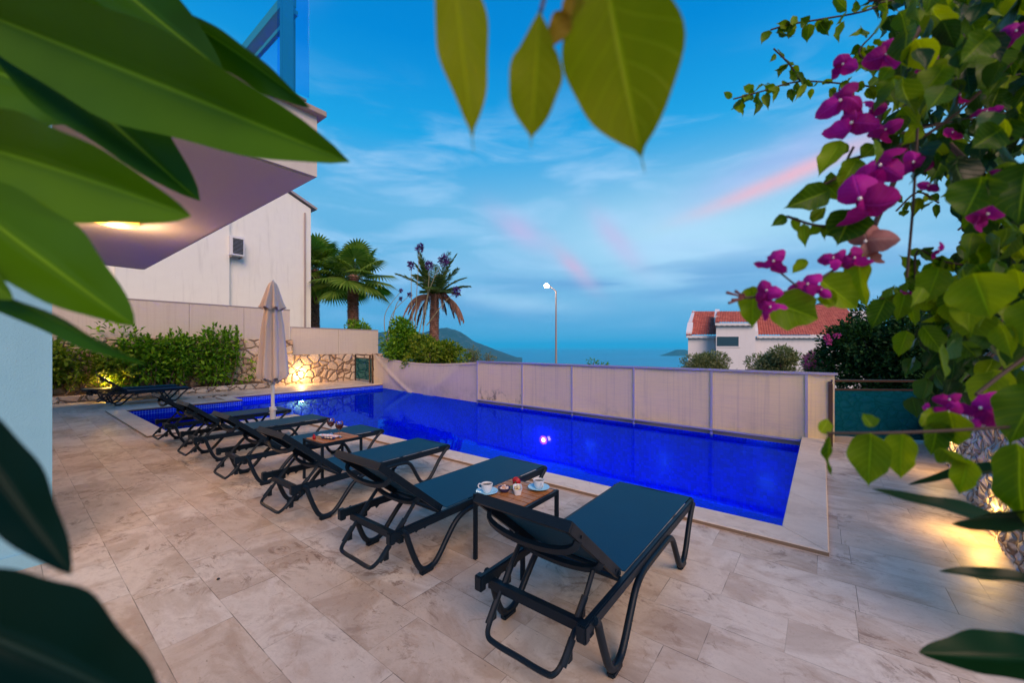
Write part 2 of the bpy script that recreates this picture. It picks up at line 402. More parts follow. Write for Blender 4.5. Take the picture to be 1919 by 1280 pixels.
M['navy_china'] = mat('navy glazed bowl', (.02, .03, .12), .15); M['coffee'] = mat('black coffee', (.018, .008, .004), .05)
M['wine'] = mat('red wine', (.20, .004, .012), .05, spec=.6)
M['cracker'] = mat('pastry filling', fn=lambda t: dict(color=t.ramp(t.vor(t.obj(), 90, out='Color'), [(0, (.75, .42, .16)), (.5, (.85, .70, .45)), (1, (.30, .12, .05))])), rough=.6)
M['rose'] = mat('red rose petals', (.42, .008, .018), .5); M['stem_green'] = mat('green stem', (.10, .16, .03), .5)
M['canvas'] = mat('greige umbrella canvas', fn=f_plaster((.74, .58, .49), (.68, .53, .45), 6, .1, .1), rough=.85)
M['white_metal'] = mat('white powder coat', (.72, .70, .70), .35)
M['galv'] = mat('galvanised steel', fn=f_plaster((.42, .33, .30), (.36, .28, .26), 3, .1, .02), rough=.45, metal=.3)
M['glass_blue'] = glassmat('blue balcony glass', (.62, .86, 1), 0, fk=.12); M['glass_teal'] = glassmat('sky tinted teal glass', (.10, .34, .40), .6, .03, (.3, .7, .8), sky_fill=(.004, .17, .24))  # teal diffuse paints sky and sea into the railing pane
M['glass_clear'] = glassmat('clear glass', (.93, .95, .97), .6)
M['lamp_warm'] = emit('lit warm lamp', (1, .72, .32), 14); M['lamp_white'] = emit('lit street lamp', (1, .72, .48), 220)
M['lamp_ceiling'] = emit('lit ceiling lamp glass', (1, .46, .07), 3.2)
M['bark'] = mat('grey brown bark', fn=f_plaster((.20, .13, .09), (.13, .08, .055), 12, .3, .8), rough=.9)
M['palmbark'] = mat('fibrous palm trunk', fn=lambda t: dict(color=t.ramp(t.noise(t.pos(), 7, 5, .7), [(.3, (.10, .045, .03)), (.55, (.33, .16, .11)), (.75, (.46, .27, .20))])), rough=.95)
M['rooftile'] = mat('red clay tiles', fn=lambda t: dict(color=t.ramp(t.noise(t.pos(), 3.5, 4, .7), [(.3, (.26, .05, .035)), (.5, (.42, .09, .055)), (.7, (.58, .19, .12))])), rough=.75)
M['stucco'] = mat('lilac white stucco', fn=f_plaster((.70, .68, .70), (.62, .60, .63), 2, .15), rough=.85)
M['darkglass'] = mat('dark window pane', (.03, .05, .06), .06, spec=.8)
M['dark'] = mat('dark recess', (.02, .02, .02), .7)

# ------------------------------------------------------------------ ground, pool, water
WL = -.125
def fence_y(x): return 7.74 - .062 * x if x > -7.6 else 8.211 - .125 * (x + 7.6)
def sheet(name, polys, z, m, kind='structure', label=None):
    b = MB()
    for p in polys: b.add([(x, y, z) for x, y in p], [tuple(range(len(p)))])
    o = b.build(name, m); tag(o, kind=kind); return o
I = [(-.25, 3.8), (-.25, fence_y(-.25)), (-7.6, fence_y(-7.6)), (-13.15, fence_y(-13.15)), (-13.15, 4.0), (-12.3, 4.0), (-12.3, 1.72), (-8.76, 1.72), (-8.76, 3.8)]
# deck around the pool, built as strips that leave the pool open
D = .29
deck = [[(-16.05, -6), (5, -6), (5, 1.72 - D), (-16.05, 1.72 - D)],
        [(-8.76 + D, 1.72 - D), (5, 1.72 - D), (5, 3.8 - D), (-8.76 + D, 3.8 - D)],
        [(-.25 + D, 3.8 - D), (5, 3.8 - D), (5, 8.75), (-.25 + D, 8.75)],
        [(-16.05, 1.72 - D), (-12.3 - D, 1.72 - D), (-12.3 - D, 4.0 - D), (-16.05, 4.0 - D)],
        [(-16.05, 4.0 - D), (-13.15 - D, 4.0 - D), (-13.15 - D, 11), (-16.05, 11)]]
sheet('deck_paving', deck, 0, M['deck'])
def coping(pts, name='pool_coping'):
    """a 3 cm slab strip between outer and inner outlines"""
    b = MB()
    for outer0, outer1, in1, in0 in pts:
        b.prism([outer0, outer1, in1, in0], -.02, .032)
    o = b.build(name, M['coping'], bevel=.006); tag(o, kind='structure'); return o
fy0 = fence_y(0) + .02
coping([((.04, 3.51), (.04, 8.0), (-.25, 8.0), (-.25, 3.8)), ((-8.47, 3.51), (.04, 3.51), (-.25, 3.8), (-8.76, 3.8)),
        ((-8.47, 1.43), (-8.47, 3.51), (-8.76, 3.8), (-8.76, 1.72)), ((-12.59, 1.43), (-8.47, 1.43), (-8.76, 1.72), (-12.3, 1.72)),
        ((-12.59, 1.43), (-12.3, 1.72), (-12.3, 4.0), (-12.59, 3.71)), ((-12.59, 3.71), (-12.3, 4.0), (-13.15, 4.0), (-13.44, 3.71)),
        ((-13.44, 3.71), (-13.15, 4.0), (-13.15, fence_y(-13.15)), (-13.44, fence_y(-13.44)))])
b = MB(); n = len(I); dp = -1.35
def wall(a, c, z0, z1): b.add([(*a, z0), (*c, z0), (*c, z1), (*a, z1)], [(0, 1, 2, 3)])
for i in range(n):
    a, c_ = I[i], I[(i + 1) % n]; kids = i in (4, 5, 6, 7) and not i == 4
    top = .0 if i not in (1, 2) else WL + .012
    wall(a, c_, -.62 if kids else dp, top)
b.add([(-12.3, 1.72, -.62), (-8.76, 1.72, -.62), (-8.76, 3.9, -.62), (-12.3, 3.9, -.62)], [(0, 1, 2, 3)])
wall((-12.3, 3.9), (-8.76, 3.9), dp, -.62)
b.add([(-.25, 3.8, dp), (-.25, fence_y(-.25), dp), (-7.6, fence_y(-7.6), dp), (-13.15, fence_y(-13.15), dp), (-13.15, 3.9, dp), (-8.76, 3.8, dp)], [(0, 1, 2, 3, 4, 5)])
# first wide step along the near end
me = bpy.data.meshes.new('pool_basin'); me.from_pydata(b.v, [], b.f)
tag(link('pool_basin', me, M['mosaic']), kind='structure')
def watermat():
    m = bpy.data.materials.new('pool water surface'); m.use_nodes = True; t = NT(m.node_tree); n_ = m.node_tree.nodes
    n_.remove(n_['Principled BSDF']); out = n_['Material Output']
    bmp = t.bump(t.noise(t.vm('MULTIPLY', t.pos(), (1, 1.6, 1)), 1.6, 2, .4), .05, .05)
    tr = t.node('ShaderNodeBsdfTransparent'); tr.inputs[0].default_value = (.14, .36, 1, 1)
    gl = t.node('ShaderNodeBsdfGlossy'); gl.inputs['Roughness'].default_value = .02; gl.inputs[0].default_value = (.09, .42, 1, 1); t.put(gl.inputs['Normal'], bmp)
    fr = t.node('ShaderNodeFresnel'); fr.inputs[0].default_value = 1.33; t.put(fr.inputs['Normal'], bmp)
    mx = t.node('ShaderNodeMixShader'); t.put(mx.inputs[0], t.m('MULTIPLY', fr.outputs[0], .75))
    t.l.new(tr.outputs[0], mx.inputs[1]); t.l.new(gl.outputs[0], mx.inputs[2]); t.l.new(mx.outputs[0], out.inputs[0]); return m
M['water'] = watermat()
sheet('pool_water', [I], WL, M['water'])
# underwater lamps in the near wall (facing away from the camera)
for i, x in enumerate((-1.6, -4.2, -6.8, -9.8, -12)):
    y = 3.8 if x > -8 else 3.92
    pl = empty('pool_light', (x, y, -.78), 'round underwater pool lamp in the near wall of the pool', 'pool light', 'underwater pool lamps')
    MB().lathe([(.001, .03), (.10, .03), (.12, .015), (.12, 0)], n=20).build('lens', emit('pool lamp lens', (.25, .45, 1), 6), pl, True).rotation_euler.x = R(-90)
    ld = bpy.data.lights.new('pool_light_lamp', 'AREA'); lo = bpy.data.objects.new('bulb', ld); col.objects.link(lo); lo.parent = pl
    ld.shape = 'DISK'; ld.size = .22; ld.energy = 64; ld.color = (.06, .22, 1); ld.spread = R(100); lo.location = (0, .05, 0); lo.rotation_euler.x = R(52)
pf = empty('pool_light', (-5.30, 8.045, -.80), 'glowing pink white underwater pool lamp in the far wall below the fence', 'pool light')
MB().lathe([(.001, .02), (.045, .02), (.055, 0)], n=20).build('lens', emit('lit pink lamp lens', (1, .50, .72), 9), pf, True).rotation_euler.x = R(90)
MB().lathe([(.055, .004), (.07, .012), (.11, .006), (.11, 0)], n=20).build('glow_ring', emit('lamp halo glow', (.40, .06, .75), .8), pf, True).rotation_euler.x = R(90)  # glowing ring stands in for the halo round the lamp
ld = bpy.data.lights.new('bulb', 'POINT'); ld.energy = 9; ld.color = (1, .25, .7); ld.shadow_soft_size = .05; lo = bpy.data.objects.new('bulb', ld); col.objects.link(lo); lo.parent = pf; lo.location = (0, -.14, 0)
# hillside and sea
def mb_grid(fn, xs, ys): 
    vs = [fn(x, y) for y in ys for x in xs]; nx = len(xs)
    return vs, [(j * nx + i, j * nx + i + 1, (j + 1) * nx + i + 1, (j + 1) * nx + i) for j in range(len(ys) - 1) for i in range(nx - 1)]
def terr(x, y):
    d = x * -ST + y * CT                                       # how far across the pool
    r_ = max(0, d - 45)
    return -2.0 - (0 if d < 45 else .34 * r_) + (0 if d < 14 else mnoise.noise(Vector((x * .05, y * .05, 0))) * 1.2)
def dz(x, y):
    z = terr(x, y)
    return (x, y, max(z, -98))
xs = list(np.linspace(-420, 420, 70)); ys = list(np.linspace(-300, 420, 60))
vs, fs = mb_grid(dz, xs, ys)
o = MB().add(vs, fs).build('hillside', mat('dry hillside scrub', fn=lambda t: dict(color=t.ramp(t.noise(t.pos(), .35, 6, .7), [(.35, (.05, .07, .03)), (.55, (.14, .13, .07)), (.7, (.30, .24, .16))])), rough=.95), smooth=True); tag(o, kind='structure')
def f_sea(t):
    p = t.pos(); n1 = t.noise(t.vm('MULTIPLY', p, (.0012, .0012, 1)), 1, 5, .6)
    c = t.ramp(n1, [(.35, (.004, .26, .42)), (.65, (.006, .32, .50))])
    return dict(color=c, normal=t.bump(t.noise(t.vm('MULTIPLY', p, (.02, .02, 1)), 1, 4, .6), .6, 3.0))
sheet('sea', [[(30000 * math.cos(a * .19635), 30000 * math.sin(a * .19635)) for a in range(32)]], -92, mat('sea water', fn=f_sea, rough=.4, spec=.12))
def hill(name, prof, d, depth, rough_, seed):
    """a ridge at distance d following heights (px, py) of its outline; a full mountain with a front and a back slope"""
    px = [p[0] for p in prof]; py = [p[1] for p in prof]; n_ = 90; vs = []; fs = []; m_ = 26
    for i in range(n_):
        x_ = px[0] + (px[-1] - px[0]) * i / (n_ - 1); yy = np.interp(x_, px, py)
        for j in range(m_):
            v = j / (m_ - 1) * 2 - 1                            # -1 front foot, 0 crest, 1 back foot
            dd = d + v * depth; p = PW(x_, 650, d); q = Vector((p.x, p.y, 0)).normalized()
            top = CAMZ - (yy - 650) / 746 * d + 92
            h = max(0, 1 - abs(v)) ** .8 * top
            h += mnoise.fractal(Vector((x_ * .06 + seed, v * 3, seed)), .8, 2.2, 4) * top * rough_ * min(1, abs(v) * 3) * (1 - abs(v))
            b_ = Vector((p.x, p.y, 0)) + q * v * depth; vs.append((b_.x, b_.y, -92.5 + max(0, h)))
    for i in range(n_ - 1):
        for j in range(m_ - 1): fs.append((i * m_ + j, (i + 1) * m_ + j, (i + 1) * m_ + j + 1, i * m_ + j + 1))
    hm = mat('haze tinted far scrub', fn=lambda t: dict(color=t.ramp(t.noise(t.pos(), .02, 8, .75), [(.4, (.012, .06, .07)), (.57, (.03, .09, .09)), (.70, (.16, .18, .17))])), rough=.95)  # blue of the distant haze is mixed into the scrub colour
    o = MB().add(vs, fs).build(name, hm, smooth=True); tag(o, kind='structure')
hill('hill', [(560, 690), (640, 640), (700, 622), (745, 618), (775, 624), (812, 618), (838, 612), (862, 619), (888, 638), (930, 655), (985, 676), (1010, 684)], 2900, 650, .25, 3)
hill('island', [(1232, 668), (1250, 662), (1268, 655), (1284, 655), (1300, 660), (1330, 668)], 4300, 260, .2, 9)
# air over the sea
hz = MB().box((-80000, -30000, -94), (80000, 90000, 420)).build('haze', None); tag(hz, kind='stuff')
hm = bpy.data.materials.new('haze'); hm.use_nodes = True; n_ = hm.node_tree.nodes; n_.remove(n_['Principled BSDF'])
pv = n_.new('ShaderNodeVolumePrincipled'); pv.inputs['Density'].default_value = .000065; pv.inputs['Color'].default_value = (.08, .80, 1, 1)
pv.inputs['Anisotropy'].default_value = 0
hm.node_tree.links.new(pv.outputs[0], n_['Material Output'].inputs['Volume']); hz.data.materials.append(hm)
USE_HAZE = True
if not USE_HAZE: bpy.data.objects.remove(hz)

# ------------------------------------------------------------------ walls, screens, fences
def thing_mesh(b, name, m, label, cat, group=None, **kw): return tag(b.build(name, m, **kw), label, cat, group)
# stone garden wall with its returning end
WX = -16.05
b = MB(); b.box((WX - .4, -4, -.05), (WX, 6.9, 1.72)); b.box((WX - .4, 6.9, -.05), (WX, 10.9, 1.14))
b.build('stone_wall', M['stone']); tag(bpy.data.objects['stone_wall'], 'honey coloured rubble stone wall behind the far end of the pool', 'stone wall')
# screen boards standing on it
def board(y0, y1, z0, z1, label, n):
    t_ = empty('screen_fence', (WX - .2, y0, z0), label, 'screen fence')
    L = (y1 - y0) / n
    for i in range(n):
        p = MB(); p.box((-.025, i * L + .006, 0), (.025, (i + 1) * L - .006, z1 - z0)); p.build('panel', M['beige_wall'], t_)
    MB().box((-.04, 0, z1 - z0), (.04, y1 - y0, z1 - z0 + .03)).build('rail', M['galv'], t_)
board(-4, 6.87, 1.722, 2.86, 'long tall beige screen boards standing on the stone wall left of the step', 7)
board(6.9, 10.75, 1.142, 2.2, 'short low beige screen boards standing on the stone wall right of the step', 2)
# planter
pk = MB(); pk.box((-15.55, -4, 0), (-15.33, 5.75, .17)); pk.box((-16.05, 5.75, 0), (-15.33, 5.95, .17))
thing_mesh(pk, 'planter_kerb', M['kerbstone'], 'low pale stone kerb edging the planted bed by the far wall', 'kerb', bevel=.02)
so = MB(); vs, fs = mb_grid(lambda x, y: (x, y, .15 + .1 * (-15.5 - x) + .04 * mnoise.noise(Vector((x * 3, y * 3, 0)))), list(np.linspace(-16.05, -15.5, 5)), list(np.linspace(-4, 5.8, 60)))
so.add(vs, fs).build('planting_bed_soil', M['soil'], smooth=True); tag(bpy.data.objects['planting_bed_soil'], kind='structure')
# drain grate by the kids pool
g = MB()
for i in range(9): g.box((-.02, -.30 + i * .07, 0), (.10, -.26 + i * .07, .035))
g.box((-.03, -.32, 0), (-.02, .34, .04)); g.box((.10, -.32, 0), (.11, .34, .04))
o = g.build('pool_skimmer_cover', M['kerbstone']); o.location = (-13.9, 3.75, .002); tag(o, 'small raised stone skimmer cover on the paving beyond the kids pool', 'cover')

# framed mesh fence along the pool
fe = empty('mesh_fence', (-7.6, fence_y(-7.6), WL), 'long mesh fence panels in pale lilac steel frames along the far side of the pool', 'fence')
px_ = [-7.62, -5.98, -4.50, -3.02, -1.56, -.19]
ZT = 1.02 - WL
def F(x, z, off=0): return Vector((x + 7.6, fence_y(x) + off - fence_y(-7.6), z))
for i, x in enumerate(px_):
    MB().tube([F(x, -.04), F(x, ZT)], 1, sq=(.033, .036), up=(1, 0, 0)).build('post', M['lilac_metal'], fe)
    for z in (.12, ZT - .3): pass
xe = [*px_, .17]
for i in range(len(xe) - 1):
    a, c_ = xe[i] + .018, xe[i + 1] - .018; b = MB(); n_ = 14
    for k in range(n_):                                        # mesh panel, very slightly bowed
        u0, u1 = k / n_, (k + 1) / n_
        s0, s1 = [.012 * math.sin(u * math.pi) for u in (u0, u1)]
        p0, p1 = F(a + (c_ - a) * u0, 0, s0), F(a + (c_ - a) * u1, 0, s1)
        b.add([p0 + Vector((0, 0, .10)), p1 + Vector((0, 0, .10)), p1 + Vector((0, 0, ZT)), p0 + Vector((0, 0, ZT))], [(0, 1, 2, 3)])
    b.build('mesh_panel', M['screen'], fe, True)
MB().tube([F(-7.64, ZT + .018), F(.19, ZT + .018)], 1, sq=(.045, .036), up=(0, 0, 1)).build('top_rail', M['lilac_metal'], fe)
MB().tube([F(-7.62, .10, -.03), F(.16, .10, -.03)], 1, sq=(.03, .03), up=(0, 0, 1)).build('bottom_rail', M['lilac_metal'], fe)
b = MB(); b.box((-7.62, 0, -.02), (.3, .10, .16)); 
b = MB()
b.add([F(-7.7, -.03, .05), F(.5, -.03, .05), F(.5, .22, .05), F(-7.7, .22, .05), F(-7.7, -.03, .16), F(.5, -.03, .16), F(.5, .22, .16), F(-7.7, .22, .16)],
      [(0, 1, 2, 3), (4, 5, 6, 7), (0, 1, 5, 4), (3, 2, 6, 7), (0, 3, 7, 4), (1, 2, 6, 5)])
o = b.build('weir_wall', mat('dusty beige weir wall', (.46, .36, .28), .8)); o.location = fe.location
tag(o, 'low dusty beige wall at the waterline under the mesh fence', 'wall')
# mould smudges belong to the first panel's cloth: dark growth
def f_smudge(t):
    p = t.pos(); n = t.noise(p, 4.2, 5, .7, .6); x, y, z = t.xyz(p); base_ = f_screen(col_=((.86, .66, .35), (.76, .58, .31)))(t)
    k = t.m('MULTIPLY', t.step(n, .52, .66), t.m('SUBTRACT', 1.0, t.step(z, .12, .42)))
    base_['color'] = t.mix(t.m('MULTIPLY', k, .75), base_['color'], (.07, .055, .05)); return base_
sm = mat('woven fence mesh with mould', fn=f_smudge, rough=.85)
for o in bpy.data.objects:
    if o.parent == fe and o.name == 'mesh_panel': o.data.materials[0] = sm
# fabric windbreak strung between the wall corner and the first post
b = MB(); n_, m_ = 60, 18; vs = []; fs = []
for i in range(n_ + 1):
    u = i / n_; x = -7.66 + (-13.9 + 7.66) * u; y = fence_y(x) + .02
    sag = .16 * math.sin(u * math.pi) ** 1.0
    for j in range(m_ + 1):
        v = j / m_; top = (1.02 + (1.12 - 1.02) * u) - sag - .0
        z = -.16 + (top + .16) * v
        fold = .05 * math.exp(-((u - (.98 - (1 - v) * .42)) / .02) ** 2) + .035 * math.exp(-((u - (.1 + (1 - v) * .30)) / .05) ** 2) + .05 * math.sin(u * 3.1) * math.sin(v * 3.1)
        fold += .012 * math.sin(u * 40 + v * 3) * v
        vs.append((x, y - fold, z))
for i in range(n_):
    for j in range(m_): fs.append((i * (m_ + 1) + j, (i + 1) * (m_ + 1) + j, (i + 1) * (m_ + 1) + j + 1, i * (m_ + 1) + j + 1))
wb = empty('fabric_windbreak', (0, 0, 0), 'beige cloth windbreak sagging between the glass gate and the first fence post', 'windbreak')
MB().add(vs, fs).build('cloth', mat('beige windbreak cloth', fn=f_screen(col_=((.76, .60, .38), (.68, .54, .35))), rough=.9), wb, True)
MB().tube([Vector(vs[i * (m_ + 1) + m_]) + Vector((0, -.01, -.06)) for i in range(n_ + 1)], .008, 5).build('rope', M['galv'], wb)

def glass_rail(name, a, c_, h, label, cat, gm, posts=(0, 1), z0=0.0, second=.12, kick=.10, loc=None):
    """bronze framed glass railing from a to c_"""
    a, c_ = Vector(a), Vector(c_); t_ = empty(name, a, label, cat); d = c_ - a; L = d.length; u = d / L
    def q(s_, z): return u * s_ + Vector((0, 0, z + z0))
    for s_ in posts: MB().tube([q(s_ * L, 0), q(s_ * L, h)], 1, sq=(.05, .05), up=(1, 0, 0)).build('post', M['bronze'], t_)
    MB().tube([q(0, h + .015), q(L, h + .015)], 1, sq=(.06, .03), up=(0, 0, 1)).build('handrail', M['bronze'], t_)
    MB().tube([q(0, h - second), q(L, h - second)], 1, sq=(.025, .025), up=(0, 0, 1)).build('rail', M['bronze'], t_)
    b = MB(); n1 = u.cross(Vector((0, 0, 1))) * .004
    vs_ = [q(.03, kick) - n1, q(L - .03, kick) - n1, q(L - .03, h - second - .013) - n1, q(.03, h - second - .013) - n1]
    b.add(vs_ + [v + n1 * 2 for v in vs_], [(0, 1, 2, 3), (4, 5, 6, 7), (0, 1, 5, 4), (1, 2, 6, 5), (2, 3, 7, 6), (3, 0, 4, 7)])
    b.build('glass_pane', gm, t_); return t_
glass_rail('glass_gate', (-15.9, 9.42, 0), (-14.0, 9.02, 0), 1.1, 'small teal glass gate with bronze posts beside the stone wall at the far pool corner', 'gate', M['glass_teal'], (0, .86, 1))
glass_rail('glass_railing', (.10, 7.75, 0), (1.28, 8.55, 0), .92, 'bronze framed glass railing at the near right end of the mesh fence', 'railing', M['glass_teal'], (0, 1), kick=.05)
MB().tube([(.10, 7.42, 0), (.10, 7.42, .91)], 1, sq=(.05, .05), up=(1, 0, 0)).build('railing_post', M['bronze'])
tag(bpy.data.objects['railing_post'], 'single bronze post standing just left of the glass railing', 'post')

# ------------------------------------------------------------------ own house: white pier, balcony slab
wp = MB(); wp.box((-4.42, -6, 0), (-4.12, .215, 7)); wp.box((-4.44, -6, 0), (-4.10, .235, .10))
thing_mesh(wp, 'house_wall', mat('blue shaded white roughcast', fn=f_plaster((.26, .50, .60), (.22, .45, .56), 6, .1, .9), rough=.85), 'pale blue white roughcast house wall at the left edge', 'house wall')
bal = empty('balcony', (-4.1, 2.0, 3.2), 'overhanging balcony with mauve underside, cream edge and blue glass railing', 'balcony')
MB().box((-8.0, -8, 0), (0, 0, .62)).build('slab', M['cream'], bal)
MB().box((-7.96, -8, -.012), (-.04, -.04, -.001)).build('soffit', M['soffit'], bal)
cp = MB(); cp.box((-8.0, -.26, .62), (.07, .07, .68)); cp.box((-.26, -8, .62), (.07, -.26, .68)); cp.build('coping', mat('grey brown stone coping', (.36, .28, .23), .6), bal, bevel=.008)
rl = MB()
for x, y in ((-.36, -.12), (-.13, -.24), (-1.75, -.12), (-3.1, -.12), (-4.5, -.12)):
    MB().tube([(x, y, .68), (x, y, 1.98 if x < -1 else 2.3)], 1, sq=(.10, .07), up=(1, 0, 0)).build('post', M['teal_metal'], bal)
MB().tube([(-8, -.12, 1.925), (-.32, -.12, 1.925)], 1, sq=(.11, .11), up=(0, 0, 1)).build('handrail', M['teal_metal'], bal)
MB().tube([(-8, -.12, 1.72), (-.20, -.12, 1.72)], 1, sq=(.04, .045), up=(0, 0, 1)).build('rail', M['teal_metal'], bal)
MB().tube([(-.12, -.06, .80), (-.12, -6, .80)], 1, sq=(.05, .02), up=(0, 0, 1)).build('trim', M['galv'], bal)
MB().box((-8, -.125, .80), (-.40, -.115, 1.695)).build('glass_pane', M['glass_blue'], bal)
MB().box((-.05, -.36, .80), (-.04, -.06, 2.3)).build('glass_pane', M['glass_blue'], bal)
# ceiling lamp on the soffit
cl = empty('ceiling_lamp', (-7.62, .97, 3.186), 'lit square glass ceiling lamp glowing orange under the balcony', 'ceiling lamp')
b = MB(); n_ = 8
vs = [((i / n_ - .5) * .42, (j / n_ - .5) * .42, -.05 - .05 * (1 - ((i / n_ - .5) ** 2 * 2.5 + (j / n_ - .5) ** 2 * 2.5)) + .10 * (abs(i / n_ - .5) ** 2 * 4) * .3) for j in range(n_ + 1) for i in range(n_ + 1)]
b.add(vs, [(j * (n_ + 1) + i, j * (n_ + 1) + i + 1, (j + 1) * (n_ + 1) + i + 1, (j + 1) * (n_ + 1) + i) for j in range(n_) for i in range(n_)])
b.build('shade', M['lamp_ceiling'], cl, True)
MB().box((-.08, -.08, -.03), (.08, .08, 0)).build('base', M['bronze'], cl)
def point(parent, loc, e, colr, r=.04):
    ld = bpy.data.lights.new('bulb', 'POINT'); ld.energy = e; ld.color = colr; ld.shadow_soft_size = r
    o = bpy.data.objects.new('bulb', ld); col.objects.link(o); o.parent = parent; o.location = loc; return o
point(cl, (0, 0, -.22), 58, (1, .62, .34), .12)

# ------------------------------------------------------------------ wall lamps
def wall_lamp(loc, rz, label, e, colr=(1, .62, .22)):
    t_ = empty('wall_lamp', loc, label, 'wall lamp', 'warm garden wall lamps', rz)
    MB().bbox((-.02, -.09, -.06), (.05, .09, .06), .008).build('housing', M['bronze'], t_)
    MB().box((.052, -.07, -.045), (.056, .07, .045)).build('lens', M['lamp_warm'], t_)
    point(t_, (.16, 0, -.01), e, colr, .05); return t_
wall_lamp((WX + .02, 7.15, .42), 0, 'lit lamp glowing on the stone wall right of the parasol', 42)
wall_lamp((-15.75, 1.82, .55), 0, 'lit lamp shining yellow among the shrubs in the planted bed', 95, (1, .58, .10))

# ------------------------------------------------------------------ neighbour's white gable house beyond the screens
nh = empty('gable_house', (-20, 5, -2), 'tall white gable end house wall rising behind the beige screens', 'house')
def NHp(px, py):  # on the plane x = -20 in world; returns (y, z)
    a = (px - 960) / 746; dxx, dyy, dzz = a * CT - ST, a * ST + CT, -(py - 650) / 746; k = -20 / dxx
    return dyy * k, CAMZ + dzz * k
yr, zr = NHp(583, 391); yp, zp = NHp(535, 358); yc, _ = NHp(427, 450); yl, _ = NHp(215, 500)
yl2, _ = NHp(176, 500)
slope = (zp - zr) / (yp - yr)
ypk = yr - 5.5; zpk = zr + slope * (ypk - yr)
b = MB(); prof = [(yc, -0), (yr, 0), (yr, zr), (ypk, zpk), (min(yc, ypk), zpk + slope * 0)]
def yz_prism(b, poly, x0, x1):
    n = len(poly); vs = [(x0, y, z) for y, z in poly] + [(x1, y, z) for y, z in poly]
    b.add(vs, [tuple(range(n)), tuple(range(2 * n - 1, n - 1, -1))] + [(i, (i + 1) % n, n + (i + 1) % n, n + i) for i in range(n)])
L0 = (20, -5, 2)
def rel(y, z): return (y - 5, z + 2)
yz_prism(b, [rel(yl2 - 4, -2), rel(yr, -2), rel(yr, zr), rel(ypk, zpk), rel(yl2 - 4, zpk + slope * (ypk - yl2 + 4))], -8, 0)
b.build('wall', M['white_plaster'], nh)
b = MB(); yz_prism(b, [rel(yl, -2), rel(yc, -2), rel(yc, 8.2), rel(yl, 8.2)], .001, .22); b.build('projecting_wall', M['white_plaster'], nh)
b = MB(); yz_prism(b, [rel(yr + .25, zr - .02), rel(ypk, zpk + .12), rel(ypk, zpk + .22), rel(yr + .28, zr + .08)], -8, .12); b.build('roof', mat('grey roof edge', (.34, .30, .30), .6), nh)
yd, _ = NHp(571, 450)
MB().tube([(.06, yd - 5, 0), (.06, yd - 5, zr + 1.7)], .045, 8).build('downpipe', M['galv'], nh)
ya, za = NHp(438, 463)
ac = empty('air_conditioner', (-19.98, ya, za), 'small louvred air conditioner unit fixed high on the white gable wall', 'air conditioner')
MB().bbox((.03, -.24, -.42), (.36, .30, .42), .02).build('casing', M['white_metal'], ac)
b = MB()
for i in range(12): b.box((.365, -.14, -.33 + i * .055), (.385, .24, -.30 + i * .055))
b.build('grille', M['bronze'], ac)
for y_ in (-.2, .2): MB().box((0, y_ - .02, -.50), (.42, y_ + .02, -.45)).build('bracket', M['galv'], ac)

# ------------------------------------------------------------------ right side: rough stone retaining wall, beige house
def rough_wall(name, pts, z0, tops, th, m, label, seed=1, amp=.035):
    b = MB(); n_ = 90; m_ = 36; P = [Vector((*p, 0)) for p in pts]; seg = [(P[i + 1] - P[i]).length for i in range(len(P) - 1)]; Lt = sum(seg)
    vs = []
    for i in range(n_ + 1):
        s_ = Lt * i / n_; k = 0; acc = 0
        while k < len(seg) - 1 and s_ > acc + seg[k]: acc += seg[k]; k += 1
        u = (s_ - acc) / seg[k]; p = P[k].lerp(P[k + 1], u); top = tops[k] + (tops[k + 1] - tops[k]) * u
        dr = (P[k + 1] - P[k]).normalized(); nn = Vector((dr.y, -dr.x, 0))
        for j in range(m_ + 1):
            v = j / m_; z = z0 + (top - z0) * min(1, v / .82); back = max(0, (v - .82) / .18) * th
            cpos = Vector((p.x * 6, p.y * 6, z * 6 + seed)); dd = mnoise.voronoi(cpos)[0]; e_ = dd[1] - dd[0]
            off = amp * (min(e_, .35) / .35 - .5) + .012 * mnoise.noise(cpos * 5)
            q = p + nn * (off - back); vs.append((q.x, q.y, z + (off * .6 if v > .8 else 0) - (.05 * back / th if back else 0)))
    fs = [(i * (m_ + 1) + j, (i + 1) * (m_ + 1) + j, (i + 1) * (m_ + 1) + j + 1, i * (m_ + 1) + j + 1) for i in range(n_) for j in range(m_)]
    return thing_mesh(b.add(vs, fs), name, m, label, 'stone wall', smooth=True)
rough_wall('stone_retaining_wall', [(1.36, 8.75), (1.22, 7.3), (1.10, 5.6), (1.0, 4.3), (1.05, 2.6)], -.02, [.55, .68, .9, 1.05, 1.1], .5, M['whitestone'], 'rough white stone retaining wall running along the right side of the paving')
rough_wall('stone_garden_wall', [(2.35, 9.6), (2.1, 8.2), (2.0, 6.0)], -.02, [1.35, 1.45, 1.8], .4, M['whitestone'], 'taller rough white stone wall behind the retaining wall at the right edge', 5)
bh = empty('beige_house', (3.3, 12.5, -.5), 'pale beige house wall with a blue framed window at the far right', 'house')
MB().box((0, 0, 0), (7, 5, 3.0)).build('wall', mat('pale pink beige render', fn=f_plaster((.70, .56, .46), (.64, .50, .42)), rough=.85), bh)
MB().box((.9, -.06, 1.1), (2.1, -.005, 2.6)).build('window', mat('blue window frame', (.25, .45, .65), .5), bh)
MB().box((1.0, -.07, 1.2), (2.0, -.062, 2.5)).build('window_pane', M['darkglass'], bh)
wall_lamp((1.12, 4.55, .22), R(180), 'lit step lamp low on the right stone wall washing the paving yellow', 9, (1, .55, .12))
wall_lamp((1.20, 6.6, .42), R(180), 'lit lamp on the rounded stone wall near the glass railing', 6, (1, .55, .12))

